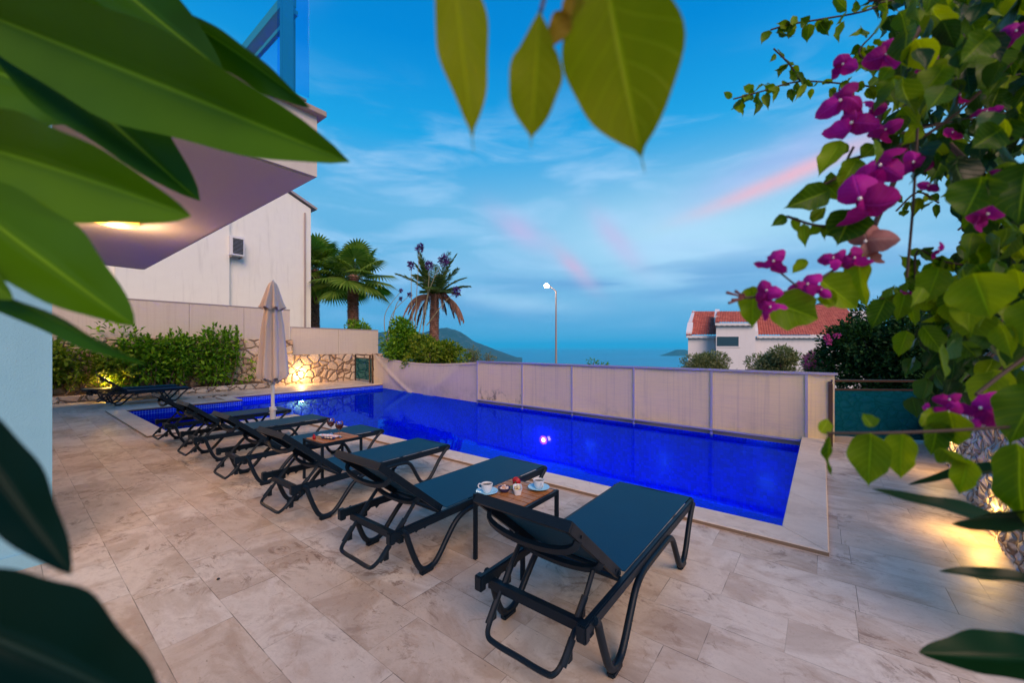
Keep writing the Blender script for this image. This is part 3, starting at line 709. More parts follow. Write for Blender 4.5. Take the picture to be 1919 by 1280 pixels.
# ------------------------------------------------------------------ sun loungers
def make_lounger(label, group, flat=False):
    t_ = empty('sun_lounger', (0, 0, 0), label, 'sun lounger', group)
    F_, S_ = M['dark_frame'], M['sling']
    b = MB()
    for s in (-1, 1):
        b.bbox((s * .287 - .016, 0, .285), (s * .287 + .016, 1.69, .338), .006)
        b.bbox((s * .287 - .024, -.012, .270), (s * .287 + .024, .030, .345), .006)      # end cap
        for k in range(3): b.add([(s * .275, .12 + k * .07, .286), (s * .275, .155 + k * .07, .286), (s * .275, .130 + k * .07, .268),
                                  (s * .284, .12 + k * .07, .286), (s * .284, .155 + k * .07, .286), (s * .284, .130 + k * .07, .268)],
                                 [(0, 1, 2), (3, 5, 4), (0, 3, 4, 1), (1, 4, 5, 2), (2, 5, 3, 0)])
    b.tube([(-.29, .085, .272), (.29, .085, .272)], 1, sq=(.032, .045), up=(0, 0, 1))
    b.bbox((-.30, 1.675, .292), (.30, 1.715, .342), .012); b.tube([(-.29, .46, .30), (.29, .46, .30)], .014)
    b.build('side_frame', F_, t_, True)
    prof = [(.075, .325), (.105, .30), (.125, .24), (.165, .13), (.205, .055), (.255, .026), (.32, .034), (.37, .075), (.44, .155), (.52, .235), (.60, .272), (.70, .284),
            (1.02, .286), (1.10, .276), (1.155, .235), (1.22, .12), (1.27, .045), (1.325, .024), (1.38, .04), (1.44, .10), (1.52, .20), (1.60, .275), (1.655, .318)]
    for s in (-1, 1):
        for part in (prof[:13], prof[12:]):
            p3 = [(s * (.305 + .010 * math.sin(min(1, max(0, (.285 - z) / .28)) * 1.57)), y, z) for y, z in part]
            b = MB(); b.tube(spline(p3, 4), .0185, 10)
            ym = .265 if part[0][0] < .5 else 1.335
            b.bbox((s * .313 - .02, ym - .055, 0), (s * .313 + .02, ym + .045, .032), .008)   # foot pad
            b.build('leg', F_, t_, True)
    # seat sling, a hair lower in the middle
    def sling(p0, p1, name, sag=.006, up=Vector((0, 0, 1)), hw=.274):
        b = MB(); nx, ny = 10, 12; p0, p1 = Vector(p0), Vector(p1); th = up * -.004; vs = []
        for L in (0, 1):
            for j in range(ny + 1):
                for i in range(nx + 1):
                    x = (i / nx * 2 - 1) * hw; p = p0.lerp(p1, j / ny); q = p - up * sag * (1 - (x / hw) ** 2) + th * L; vs.append((x, q.y, q.z))
        k = (nx + 1) * (ny + 1); fs = []
        for j in range(ny):
            for i in range(nx):
                a = j * (nx + 1) + i; f = (a, a + 1, a + nx + 2, a + nx + 1); fs.append(f); fs.append(tuple(q + k for q in f[::-1]))
        return b.add(vs, fs).build(name, S_, t_, True)
    sling((0, .47, .343), (0, 1.69, .345), 'seat_sling')
    y0, z0 = .435, .350
    y1, z1 = (-.19, .36) if flat else (-.035, .742)
    d = Vector((0, y1 - y0, z1 - z0)); L = d.length; d /= L; n = Vector((0, d.z, -d.y)).normalized()
    if n.z < 0: n = -n
    def bp(x, s_, o): q = Vector((x, y0, z0)) + d * s_ + n * o; return (x, q.y, q.z)
    b = MB()
    for s in (-1, 1): b.tube([bp(s * .252, 0, -.008), bp(s * .252, L, -.008)], 1, sq=(.024, .044), up=n)
    b.tube([bp(-.263, L, -.008), bp(.263, L, -.008)], 1, sq=(.030, .044), up=n); b.tube([bp(-.272, .02, -.01), bp(.272, .02, -.01)], .013)
    for s_, dep, r_ in ((L - .11, .075, .017), (L * .36, .06, .017)):
        pts = [bp(.25 * math.sin(a), s_ - .02 * math.cos(a), -.02 - dep * max(0, math.cos(a)) ** .7) for a in np.linspace(-1.57, 1.57, 13)]
        b.tube(pts, 1, sq=(.03, .022), up=n)
    for s in (-1, 1):
        for q in (.06, L - .1): b.tube([bp(s * .261, q, -.008), bp(s * .269, q, -.008)], .007, 8)
    b.build('backrest_frame', F_, t_, True)
    a0, a1 = bp(0, .03, .012), bp(0, L - .01, .012)
    sling(a0, a1, 'backrest_sling', .008, n, .243)
    b = MB()
    if flat: pa, pb = (0, .18, .30), (0, -.10, .235)
    else: pa, pb = (0, .26, .455), (0, -.055, .115)
    pts = [(.215, pa[1], pa[2]), (.215, pa[1] * .55 + pb[1] * .45, pa[2] * .55 + pb[2] * .45), (.205, pa[1] * .18 + pb[1] * .82, pa[2] * .18 + pb[2] * .82),
           (.185, pb[1] * .98 + pa[1] * .02, pb[2] * .96 + pa[2] * .04), (.13, pb[1], pb[2]), (0, pb[1], pb[2])]
    b.tube(spline(pts + [(-x, y, z) for x, y, z in pts[-2::-1]], 5), .0125, 8)
    for s in (-1, 1):
        for k in (.42, .78):
            y_, z_ = pa[1] * (1 - k) + pb[1] * k, pa[2] * (1 - k) + pb[2] * k
            b.tube([(s * .214, y_ + .035, z_ + .038), (s * .208, y_ - .035, z_ - .038)], .017, 8); b.bbox((s * .214 - .007, y_ - .005, z_ - .045), (s * .214 + .007, y_ + .028, z_ + .005), .003)
    b.build('support_bar', F_, t_, True)
    return t_
GN, GF = 'sun loungers lined up along the near side of the pool', 'sun loungers beyond the kids pool'
L1 = make_lounger('nearest sun lounger, dark blue, right of the coffee table', GN); L1.location = (-1.03, 1.42, 0); L1.scale.x = .965
for x, lb, rz in ((-2.305, 'second nearest sun lounger, just left of the coffee table', .0), (-3.60, 'third sun lounger from the right, just right of the wine table', .004),
              (-4.92, 'fourth sun lounger from the right, just left of the wine table', -.004), (-6.32, 'fifth sun lounger from the right, nearest right of the parasol pole', .006),
              (-7.70, 'farthest lounger of the near row, just left of the parasol pole', -.006)):
    c_ = copy_tree(L1); c_.location = (x, 1.42 + (.03 if x < -4 else 0), 0); c_.rotation_euler.z = rz; c_['label'] = lb
c_ = copy_tree(L1); c_.location = (-13.90, 1.50, 0); c_['label'] = 'sun lounger with raised back beyond the kids pool, in front of the planted bed'; c_['group'] = GF
f2 = make_lounger('flat sun lounger beyond the kids pool, right against the planted bed', GF, True); f2.location = (-14.83, 1.45, 0); f2.scale.x = .965

# ------------------------------------------------------------------ parasol
ux, uy = -7.05, 2.72
um = empty('parasol', (ux, uy, 0), 'closed greige parasol on a white pole standing between the loungers', 'parasol')
MB().lathe([(.001, .07), (.10, .07), (.23, .055), (.25, .03), (.25, 0)], n=28).build('base', mat('cast stone base', (.55, .42, .32), .7), um, True)
b = MB(); b.lathe([(.026, .03), (.026, 1.2)], n=14); b.lathe([(.042, .06), (.042, .42), (.050, .43), (.050, .47), (.03, .475)], n=14)
b.tube([(.03, 0, .42), (.10, .02, .44)], .010); b.tube([(-.02, 0, .36), (-.085, -.02, .37)], .010); b.build('pole', M['white_metal'], um, True)
def cloth_cone(prof, folds, amp, seed, nseg=96):
    vs = []; fs = []
    for i, (z, r_, a) in enumerate(prof):
        for j in range(nseg):
            th = 6.28318 * j / nseg; w_ = math.cos(folds * th + seed + .35 * math.sin(th * 2 + z * 2)) ; w_ = abs(w_) ** .6 * (1 if w_ > 0 else -1)
            q = r_ * (1 + a * w_) + .008 * mnoise.noise(Vector((math.cos(th) * 2, math.sin(th) * 2, z * 3 + seed)))
            vs.append((q * math.cos(th), q * math.sin(th), z + (.022 * w_ if i == 0 else 0)))
    for i in range(len(prof) - 1):
        for j in range(nseg): fs.append((i * nseg + j, i * nseg + (j + 1) % nseg, (i + 1) * nseg + (j + 1) % nseg, (i + 1) * nseg + j))
    return vs, fs
P_ = [(z, r_, a) for z, r_, a in zip(np.linspace(.93, 2.2, 18), np.interp(np.linspace(.93, 2.2, 18), [.93, 1.0, 1.3, 1.8, 2.05, 2.2], [.185, .20, .176, .137, .105, .10]), np.interp(np.linspace(.93, 2.2, 18), [.93, 1.5, 2.2], [.22, .2, .16]))]
v_, f_ = cloth_cone(P_, 8, 0, 1.0); MB().add(v_, f_).build('canopy', M['canvas'], um, True)
zz = list(np.linspace(2.07, 2.52, 12)); v_, f_ = cloth_cone([(z, float(np.interp(z, [2.07, 2.15, 2.3, 2.42, 2.50, 2.52], [.172, .146, .102, .074, .045, .012])), float(np.interp(z, [2.07, 2.4, 2.52], [.20, .12, .02]))) for z in zz], 8, 0, 1.4)
MB().add(v_, f_).build('vent_cap', M['canvas'], um, True)
MB().ball((0, 0, 2.525), .018, 6).build('finial', M['white_metal'], um, True)
v_, f_ = cloth_cone([(.86, .08, .3), (.95, .14, .3), (1.05, .155, .25)], 8, 0, 2.2); MB().add(v_, f_).build('inner_canopy_fold', M['canvas'], um, True)

# ------------------------------------------------------------------ side tables and what stands on them
def side_table(x, y, sx, sy, h, label, rz=0):
    t_ = empty('side_table', (x, y, 0), label, 'side table', 'small slatted side tables', rz); hx, hy = sx / 2, sy / 2
    for a, b_ in ((-1, -1), (1, -1), (1, 1), (-1, 1)):
        MB().bbox((a * hx - .0125, b_ * hy - .0125, 0), (a * hx + .0125, b_ * hy + .0125, h), .002).build('leg', M['dark_frame'], t_)
    b = MB()
    for s in (-1, 1):
        b.box((-hx + .0127, s * hy - .010, h - .032), (hx - .0127, s * hy + .010, h - .002)); b.box((s * hx - .010, -hy + .0127, h - .034), (s * hx + .010, hy - .0127, h - .004))
    b.build('frame', M['dark_frame'], t_)
    n = 6; w_ = (sx - .03) / n
    b = MB()
    for i in range(n): b.bbox((-hx + .015 + i * w_ + .003, -hy + .012, h - .014), (-hx + .015 + (i + 1) * w_ - .003, hy - .012, h + .003), .002)
    b.build('slat_top', M['table_wood'], t_); return t_
H1 = .448
side_table(-1.665, 2.19, .40, .40, H1, 'wooden slat side table with dark legs holding the coffee cups', R(90))
side_table(-4.29, 2.27, .44, .40, H1 - .005, 'wooden slat side table with dark legs holding the wine glasses', R(90))
Z1 = H1 + .004
def cup(x, y, rz, label):
    s_ = empty('saucer', (x, y, Z1), 'pale blue saucer ' + label, 'saucer', 'pale blue saucers')
    MB().lathe([(.001, 0), (.038, 0), (.046, .004), (.070, .014), (.0765, .018), (.0745, .020), (.045, .010), (.03, .006), (.001, .006)], n=36).build('plate', M['blue_china'], s_, True)
    c = empty('coffee_cup', (x, y, Z1 + .0062), 'white cup of black coffee ' + label, 'cup', 'white coffee cups', rz)
    MB().lathe([(.001, .001), (.022, .001), (.024, .004), (.033, .02), (.038, .045), (.040, .060), (.0385, .061), (.036, .045), (.030, .02), (.02, .008), (.001, .008)], n=32).build('bowl', M['china'], c, True)
    MB().lathe([(.001, .050), (.0368, .050)], n=28).build('coffee', M['coffee'], c)
    pts = [(.038, 0, .050), (.056, 0, .052), (.064, 0, .040), (.058, 0, .024), (.035, 0, .020)]
    MB().tube(spline(pts, 5), .0042, 7).build('handle', M['china'], c, True)
cup(-1.80, 2.035, R(200), 'at the left of the coffee table'); cup(-1.565, 2.315, R(-30), 'at the right of the coffee table')
bw = empty('dip_bowl', (-1.725, 2.13, Z1), 'small navy bowl of sweets on the coffee table', 'bowl')
MB().lathe([(.001, 0), (.024, 0), (.036, .012), (.044, .030), (.041, .030), (.033, .014), (.001, .010)], n=28).build('bowl_shell', M['navy_china'], bw, True)
b = MB()
for i in range(16):
    a = i * 2.4; r_ = .03 * math.sqrt(i / 16); b.ball((r_ * math.cos(a), r_ * math.sin(a), .024 + .006 * math.sin(i)), .010, 5)
b.build('sweets', mat('sugared sweets', fn=lambda t: dict(color=t.ramp(t.island(), [(0, (.80, .66, .52)), (.4, (.60, .26, .12)), (.7, (.85, .75, .68)), (1, (.36, .12, .06))])), rough=.6), bw, True)
dish = empty('oval_dish', (-1.645, 2.175, Z1), 'white oblong dish of cookies on the coffee table', 'dish', rz=R(38))
def obl(zr): 
    v = []; f = []; n = 32
    for z, k in zr:
        for j in range(n):
            a = 6.28318 * j / n; c_, s_ = math.cos(a), math.sin(a)
            v.append(((abs(c_) ** .5) * (1 if c_ > 0 else -1) * .030 * k, (abs(s_) ** .5) * (1 if s_ > 0 else -1) * .066 * (k * .5 + .5), z))
    for i in range(len(zr) - 1):
        for j in range(n): f.append((i * n + j, i * n + (j + 1) % n, (i + 1) * n + (j + 1) % n, (i + 1) * n + j))
    f.append(tuple(range(n))[::-1]); return v, f
v_, f_ = obl([(0, .8), (.02, .92), (.036, 1.04), (.036, .95), (.018, .84), (.010, .70), (.010, .01)]); MB().add(v_, f_).build('dish_shell', M['china'], dish, True)
b = MB()
for i in range(14): b.ball((random.uniform(-.017, .017), -.05 + i * .0078, .027 + random.uniform(-.003, .006)), random.uniform(.008, .012), 5, .6)
b.build('cookies', mat('nuts and cookies', fn=lambda t: dict(color=t.ramp(t.island(), [(0, (.80, .62, .25)), (.4, (.85, .72, .42)), (.75, (.55, .30, .10)), (1, (.14, .05, .02))])), rough=.6), dish, True)
def rose(x, y, z, rz, label, L=.16, s=1.0):
    r_ = empty('rose', (x, y, z), label, 'rose', 'cut red roses', rz); b = MB()
    for k in range(16):                                           # petals wrapped round the bud
        a0 = k * 2.4; rr = (.006 + .0014 * k) * s; hgt = (.030 - .0007 * k) * s; nv = 6; vs = []
        for j in range(5):
            for i in range(nv):
                a = a0 + (i / (nv - 1) - .5) * 1.9; v = j / 4; q = rr * (.45 + .75 * math.sin(v * 1.7)) + (v > .7) * .003 * s * k / 10
                vs.append((-(v * hgt) + .01, q * math.cos(a), .017 * s + q * math.sin(a)))
        b.add(vs, [(j * nv + i, j * nv + i + 1, (j + 1) * nv + i + 1, (j + 1) * nv + i) for j in range(4) for i in range(nv - 1)])
    b.build('bloom', M['rose'], r_, True)
    MB().tube([(.01, 0, .016 * s), (.06, .004, .008), (L, 0, .004)], .0028, 6).build('stem', M['stem_green'], r_, True)
    b = MB(); b.add([(.04, 0, .010), (.06, .02, .014), (.085, .03, .012), (.065, .006, .008)], [(0, 1, 2, 3)]); b.add([(.06, 0, .008), (.08, -.015, .014), (.10, -.022, .010), (.085, -.004, .006)], [(0, 1, 2, 3)])
    b.build('leaf', M['stem_green'], r_)
rose(-1.755, 2.305, Z1, R(-70), 'red rose lying on the coffee table behind the oblong dish', .14, .95)
Z2 = H1 - .001
rose(-4.355, 2.10, Z2, R(75), 'red rose lying on the wine table in front of the white tray', .2, 1.1)
def wine(x, y, label, fill):
    g = empty('wine_glass', (x, y, Z2), label, 'wine glass', 'glasses of red wine')
    MB().lathe([(.001, .002), (.034, .002), (.036, .003), (.02, .006), (.005, .010), (.0042, .03), (.0042, .075), (.010, .084), (.028, .098), (.040, .120), (.0425, .142), (.038, .166), (.034, .178)], n=32).build('glass', M['glass_clear'], g, True)
    pr = [(.001, .0855), (.010, .0868), (.027, .100), (.0385, .121), (.0405, fill), (.001, fill)]
    MB().lathe(pr, n=32).build('wine', M['wine'], g, True)
wine(-4.45, 2.33, 'glass of red wine at the back left of the wine table', .143); wine(-4.21, 2.30, 'glass of red wine at the right of the wine table', .140)
tr = empty('serving_tray', (-4.33, 2.25, Z2), 'long white tray with pink trim on the wine table', 'tray', rz=R(18))
v_, f_ = obl([(0, .8), (.012, 1.1), (.014, 1.14), (.012, 1.05), (.006, .7), (.006, .01)])
o = MB().add([(y * 2.1, x * 1.3, z) for x, y, z in v_], f_).build('tray_shell', M['china'], tr, True)
b = MB()
for i in range(12): b.ball((-.11 + i * .02, random.uniform(-.018, .018), .014), .010, 5, .6)
b.build('petit_fours', mat('pink and white sweets', fn=lambda t: dict(color=t.ramp(t.island(), [(0, (.8, .7, .7)), (.5, (.75, .3, .35)), (1, (.85, .8, .78))])), rough=.6), tr, True)
dk = empty('slate_plate', (-4.24, 2.19, Z2), 'small dark oblong plate beside the tray on the wine table', 'plate', rz=R(18))
MB().add([(y * 1.3, x, z) for x, y, z in v_], f_).build('plate_shell', M['navy_china'], dk, True)
b = MB()
for i in range(6): b.ball((-.05 + i * .02, .004 * (-1) ** i, .013), .009, 5, .7)
b.build('snacks', M['cracker'], dk, True)
# a few fallen bits on the paving
b = MB(); b.ball((0, 0, .006), .010, 5, .6); o = b.build('fallen_petal', M['dark'], smooth=True); o.location = (-2.96, .83, 0); tag(o, 'tiny dark dried petal lying alone on the paving at the left', 'petal')

# ------------------------------------------------------------------ street lamp
p = PW(1042.5, 650, 40)
sl = empty('street_lamp', (p.x, p.y, -2.2), 'tall lit street lamp with a bent arm beyond the fence', 'street lamp')
zt = PW(1042, 546, 40).z + 2.2; cr = Vector((CT, ST, 0))
MB().tube([(0, 0, 0), (0, 0, zt * .5), (0, 0, zt)], [.12, .10, .07], 12).build('pole', M['galv'], sl, True)
e0 = cr * (-.60) + Vector((0, 0, zt + .48)); e1 = cr * (-.95) + Vector((0, 0, zt + .66))
MB().tube([(0, 0, zt - .05), (0, 0, zt + .03), e0], .05, 8).build('arm', M['galv'], sl, True)
MB().tube([e0 * 1.0, (e0 + e1) / 2, e1], [.08, .15, .10], 12).build('lamp_head', M['galv'], sl, True)
MB().ball(e1 + Vector((0, 0, -.10)), .24, 8, .8).build('lamp_bulb', M['lamp_white'], sl, True)

# ------------------------------------------------------------------ white villa with clay tile roofs
VD = 32; K = VD / 746; vp = PW(1290, 650, VD)
vi = empty('villa', (vp.x, vp.y, 0), 'white stucco villa with stepped red clay tile roofs on the right', 'house', rz=TH)
def vz(py, dd=0): return CAMZ - (py - 650) / 746 * (VD + dd)
def vx(px, dd=0): return (px - 960) / 746 * (VD + dd) - (1290 - 960) * K
def tiled(x0, x1, y0, z0, y1, z1, name='roof'):
    """clay pan tiles: ridged across, stepped up the slope"""
    nx = int((x1 - x0) / .035); rows = int(math.hypot(y1 - y0, z1 - z0) / .33); vs = []; fs = []
    for r_ in range(rows):
        for e_ in (0, 1):
            v = (r_ + e_ * 1.0) / rows; y = y0 + (y1 - y0) * v; z = z0 + (z1 - z0) * v + (.0 if e_ else .045)
            for i in range(nx + 1):
                x = x0 + (x1 - x0) * i / nx; ph = (x / .21 + .5 * (r_ % 1)) % 1
                vs.append((x, y, z + .055 * abs(math.sin(ph * math.pi))))
    W_ = nx + 1
    for r_ in range(rows):
        for i in range(nx): a = (2 * r_) * W_ + i; fs.append((a, a + 1, a + W_ + 1, a + W_))
        if r_: 
            for i in range(nx): a = (2 * r_ - 1) * W_ + i; fs.append((a, a + 1, a + W_ + 1, a + W_))
    return MB().add(vs, fs).build(name, M['rooftile'], vi)
def eave(x0, x1, y, z):
    b = MB(); n = int((x1 - x0) / .2)
    for i in range(n):
        a = x0 + (x1 - x0) * i / n; c_ = x0 + (x1 - x0) * (i + 1) / n; b.box((a, y, z - .15 - .03 * (i % 2)), (c_ - .002, y + .08, z + .03))
    b.box((x0, y + .082, z - .12), (x1, y + .35, z + .02)); b.build('eave', M['stucco'], vi)
b = MB(); b.box((0, 0, -6), (2.31, 8, vz(632))); b.box((2.312, -1.2, -6), (5.35, 7.5, vz(609, -1.2))); b.box((5.352, 0, -6), (14, 8, vz(632)))
b.build('wall', M['stucco'], vi)
zl, zm, zr_ = vz(630) + .03, vz(606, -1.5) + .02, vz(630) + .03
tiled(-.12, 2.3, -.30, zl, 4.4, vz(584, 4.4)); eave(-.1, 2.3, -.28, zl - .02)
tiled(2.25, 5.3, -1.5, zm, 2.2, vz(584, 2.2)); eave(2.25, 5.3, -1.48, zm - .02)
tiled(5.5, 14.1, -.30, zr_, 5.5, vz(572, 5.5)); eave(5.5, 14.1, -.28, zr_ - .02)
def parapet(x0, x1, y0, z0, y1, z1, t_=.28):
    b = MB(); yz = [(y0, z0 - .1), (y1, z1 - .1), (y1, z1 + t_), (y0, z0 + t_)]; yz_prism(b, yz, x0, x1); b.build('parapet', M['stucco'], vi)
parapet(-.15, .12, 1.6, vz(606, 1.6) - .1, 4.6, vz(588, 4.6)); parapet(-.15, .30, -.1, zl, 1.0, vz(613, 1.0) + .1, .30)
parapet(2.05, 2.42, .6, vz(600, .6) - .1, 2.6, vz(586, 2.6), .3); parapet(5.22, 5.62, -.35, zr_ + .05, 5.5, vz(574, 5.5), .32)
b = MB(); wx0, wx1 = vx(1360, -1.2), vx(1401, -1.2); z0w, z1w = vz(649, -1.2), vz(631, -1.2)
fr = MB(); fr.box((wx0 - .06, -1.24, z0w - .10), (wx1 + .10, -1.205, z0w)); fr.box((wx0 - .05, -1.23, z1w), (wx1 + .05, -1.205, z1w + .05)); fr.box((wx0 - .05, -1.23, z0w), (wx0, -1.205, z1w)); fr.box((wx1, -1.23, z0w), (wx1 + .05, -1.205, z1w))
wf = fr.build('window', M['stucco'], vi); MB().box((wx0, -1.215, z0w), (wx1, -1.207, z1w)).build('pane', M['darkglass'], wf)
MB().bbox((vx(1336, .3), .2, vz(608)), (vx(1345, .3), .7, vz(592)), .03).build('air_conditioner_box', M['white_metal'], vi)
ch = MB(); ch.box((vx(1420, 3), 3, vz(590, 3)), (vx(1432, 3), 3.8, vz(568, 3))); ch.build('chimney', M['stucco'], vi)
MB().box((vx(1418, 3), 2.9, vz(568, 3)), (vx(1434, 3), 3.9, vz(563, 3))).build('chimney_cap', M['bronze'], vi)
for o in [x for x in bpy.data.objects if x.parent == vi or (x.parent and x.parent.parent == vi)]:
    for v in o.data.vertices: v.co.x += .56 * v.co.y
# roof terrace with pergola further back
tp = empty('roof_terrace', (*PW(1570, 650, 44).xy, 0), 'distant roof terrace with a thatched sunshade and white balusters behind the villa', 'building', rz=TH)
MB().box((-3, 0, -4), (5, 5, CAMZ + 68 / 746 * 44)).build('wall', M['stucco'], tp)
MB().lathe([(1.6, 0), (.9, .5), (.1, .8), (.001, .82)], (0, 1.5, CAMZ + 76 / 746 * 44), 16).build('sunshade', M['bark'], tp)
MB().tube([(0, 1.5, CAMZ + 66 / 746 * 44), (0, 1.5, CAMZ + 80 / 746 * 44)], .06).build('post', M['bark'], tp)
b = MB()
for i in range(16): b.tube([(-1 + i * .3, .1, CAMZ + 68 / 746 * 44), (-1 + i * .3, .1, CAMZ + 80 / 746 * 44)], .04, 6)
b.build('baluster_rail', M['stucco'], tp)

# ------------------------------------------------------------------ plants
def leaf_mesh(P, D, N, L, W, fold=.25, three=False):
    """many small folded leaves: base P, direction D, face normal N, length L, width W"""
    P, D, N = (np.asarray(a, float) for a in (P, D, N)); n = len(P)
    D /= np.linalg.norm(D, axis=1)[:, None] + 1e-9; S = np.cross(D, N); S /= np.linalg.norm(S, axis=1)[:, None] + 1e-9; N = np.cross(S, D)
    L = np.broadcast_to(L, (n,))[:, None]; W = np.broadcast_to(W, (n,))[:, None]
    rows = [(0, 0), (.30, .42), (.62, .40), (1, 0)]
    V = np.empty((n, 8, 3)); Fi = []
    V[:, 0] = P; V[:, 7] = P + D * L - N * L * .12
    for k, (u, w_) in enumerate(rows[1:3]):
        c_ = P + D * L * u; lift = N * W * fold * w_ * 2
        V[:, 1 + k * 3] = c_ - S * W * w_ + lift; V[:, 2 + k * 3] = c_; V[:, 3 + k * 3] = c_ + S * W * w_ + lift
    f = np.array([(0, 2, 1, 1), (0, 3, 2, 2), (1, 2, 5, 4), (2, 3, 6, 5), (4, 5, 7, 7), (5, 6, 7, 7)])
    faces = (f[None] + (np.arange(n) * 8)[:, None, None]).reshape(-1, 4)
    return V.reshape(-1, 3), faces
def np_mesh(name, V, F_, m, parent=None, smooth=True):
    F_ = [tuple(dict.fromkeys(f)) for f in F_.tolist()]; me = bpy.data.meshes.new(name); me.from_pydata(V.tolist(), [], F_)
    return link(name, me, m, parent, smooth)
def unit(v): v = np.asarray(v, float); return v / (np.linalg.norm(v) + 1e-9)
def shoots_plant(name, loc, label, cat, m, n=40, r=.4, h=1.2, leaf=.07, w=.4, step=.035, spread=.35, group=None, stem_m=None, whorl=3, start=.15, rg=None, sx=1, sy=1, lean=(0, 0), fill=0):
    """bushy plant: curved shoots with leaves set round them"""
    rg = rg or rng; t_ = empty(name, loc, label, cat, group); P, D, N, Ls = [], [], [], []; st = MB()
    for k in range(n):
        a = rg.uniform(0, 6.283); q = r * math.sqrt(rg.uniform(0, 1)); bx, by = q * math.cos(a) * sx, q * math.sin(a) * sy
        hh = h * (1 - .45 * (q / r) ** 2) * rg.uniform(.55, 1.08) ; tip = np.array([bx * (1 + spread) + lean[0] * hh + rg.normal(0, .05), by * (1 + spread) + lean[1] * hh + rg.normal(0, .05), hh])
        b0 = np.array([bx * .8, by * .8, 0]); mid = (b0 + tip) / 2 + rg.normal(0, .05 * h, 3) * (1, 1, .2)
        L = np.linalg.norm(tip - b0); ns = max(4, int(L / step))
        pts = [(1 - u) ** 2 * b0 + 2 * u * (1 - u) * mid + u * u * tip for u in np.linspace(0, 1, 7)]
        if k < 60: st.tube([tuple(p) for p in pts], [.010 * h * (1 - .8 * i / 6) for i in range(7)], 5)
        for j in range(ns):
            u = start + (1 - start) * j / ns; p = (1 - u) ** 2 * b0 + 2 * u * (1 - u) * mid + u * u * tip; tg = unit(2 * (1 - u) * (mid - b0) + 2 * u * (tip - mid))
            for w_ in range(whorl):
                v = unit(rg.normal(0, 1, 3)); rad = unit(v - tg * v.dot(tg)); d = unit(rad * (1.1 - .7 * u ** 3) + tg * (.25 + .8 * u ** 3))
                P.append(p + rad * .01); D.append(d); N.append(unit(tg + rg.normal(0, .25, 3) + (0, 0, .3))); Ls.append(leaf * rg.uniform(.65, 1.15) * (1 - .25 * u))
    lob = [(rg.normal(0, .45, 2) * (sx, 1) * r, rg.uniform(.18, .72) * h, rg.uniform(.16, .30) * h) for _ in range(9)]
    for k in range(fill):
        (lx, ly), lz, lr = lob[k % 9]; v = unit(rg.normal(0, 1, 3)); q = np.array([lx, ly, lz]) + v * lr * rg.uniform(.5, 1) * (.8 * (.4 + sx * .6), 1, 1)
        if q[2] < .03: continue
        P.append(q); D.append(unit(v + rg.normal(0, .5, 3) + (0, 0, .1))); N.append(unit(v * .5 + rg.normal(0, .4, 3) + (0, 0, .9))); Ls.append(leaf * rg.uniform(.7, 1.25))
    V, F_ = leaf_mesh(P, D, N, np.array(Ls), np.array(Ls) * w); np_mesh('foliage', V, F_, m, t_)
    st.build('stem', stem_m or M['bark'], t_, True); return t_
G1 = leafmat('fresh shrub leaves', [(0, (.05, .14, .008)), (.5, (.14, .31, .018)), (1, (.30, .48, .03))], .4)
G2 = leafmat('yellow green shrub leaves', [(0, (.08, .15, .01)), (.5, (.19, .28, .02)), (1, (.34, .38, .04))], .4)
G3 = leafmat('dark evergreen leaves', [(0, (.010, .036, .010)), (.5, (.022, .070, .018)), (1, (.05, .12, .03))], .2, .5)
G4 = leafmat('grey olive leaves', [(0, (.12, .15, .07)), (.5, (.21, .24, .12)), (1, (.32, .33, .18))], .3)
FP = leafmat('fan palm leaves', [(0, (.06, .13, .012)), (.5, (.13, .23, .03)), (1, (.22, .31, .05))], .4, sc_=1)
DG = leafmat('date palm leaves', [(0, (.05, .10, .02)), (.6, (.10, .17, .04)), (1, (.20, .22, .08))], .35, sc_=1)
DB = leafmat('dry brown palm leaves', [(0, (.20, .10, .075)), (.6, (.34, .18, .14)), (1, (.46, .28, .22))], .3, sc_=1, tcol=(1, .9, .7))
PK = leafmat('pink blossoms', [(0, (.60, .05, .26)), (1, (.85, .14, .42))], .35, tcol=(1, 1, 1)); PU = leafmat('purple blossoms', [(0, (.05, .02, .14)), (1, (.16, .05, .26))], .2, tcol=(1, 1, 1))

# shrubs in the planted bed
bed = [(-15.78, -.35, 1.35, .70, 90, G2, 'low yellow green shrub at the left end of the planted bed'),
       (-15.78, .75, 1.95, .62, 80, G2, 'yellow green shrub beside the left end of the bed with one tall shoot'),
       (-15.76, 1.80, 1.45, .62, 80, G2, 'small lamp-lit yellow shrub in the planted bed'),
       (-15.80, 2.70, 2.25, .66, 120, G1, 'tall leafy shrub in the planted bed right of the lamp'),
       (-15.80, 3.40, 1.95, .50, 110, G1, 'dense green shrub in the middle of the planted bed'),
       (-15.76, 4.50, 2.35, .58, 150, G1, 'tallest bright green shrub at the right end of the planted bed')]
for i, (x, y, h, r, n, m, lb) in enumerate(bed):
    shoots_plant('planter_shrub', (x, y, .12), lb, 'shrub', m, int(n * .16), r, h, .15, .5, .06, .45, 'shrubs in the planted bed', whorl=3, sx=.5, start=.35, fill=1150)

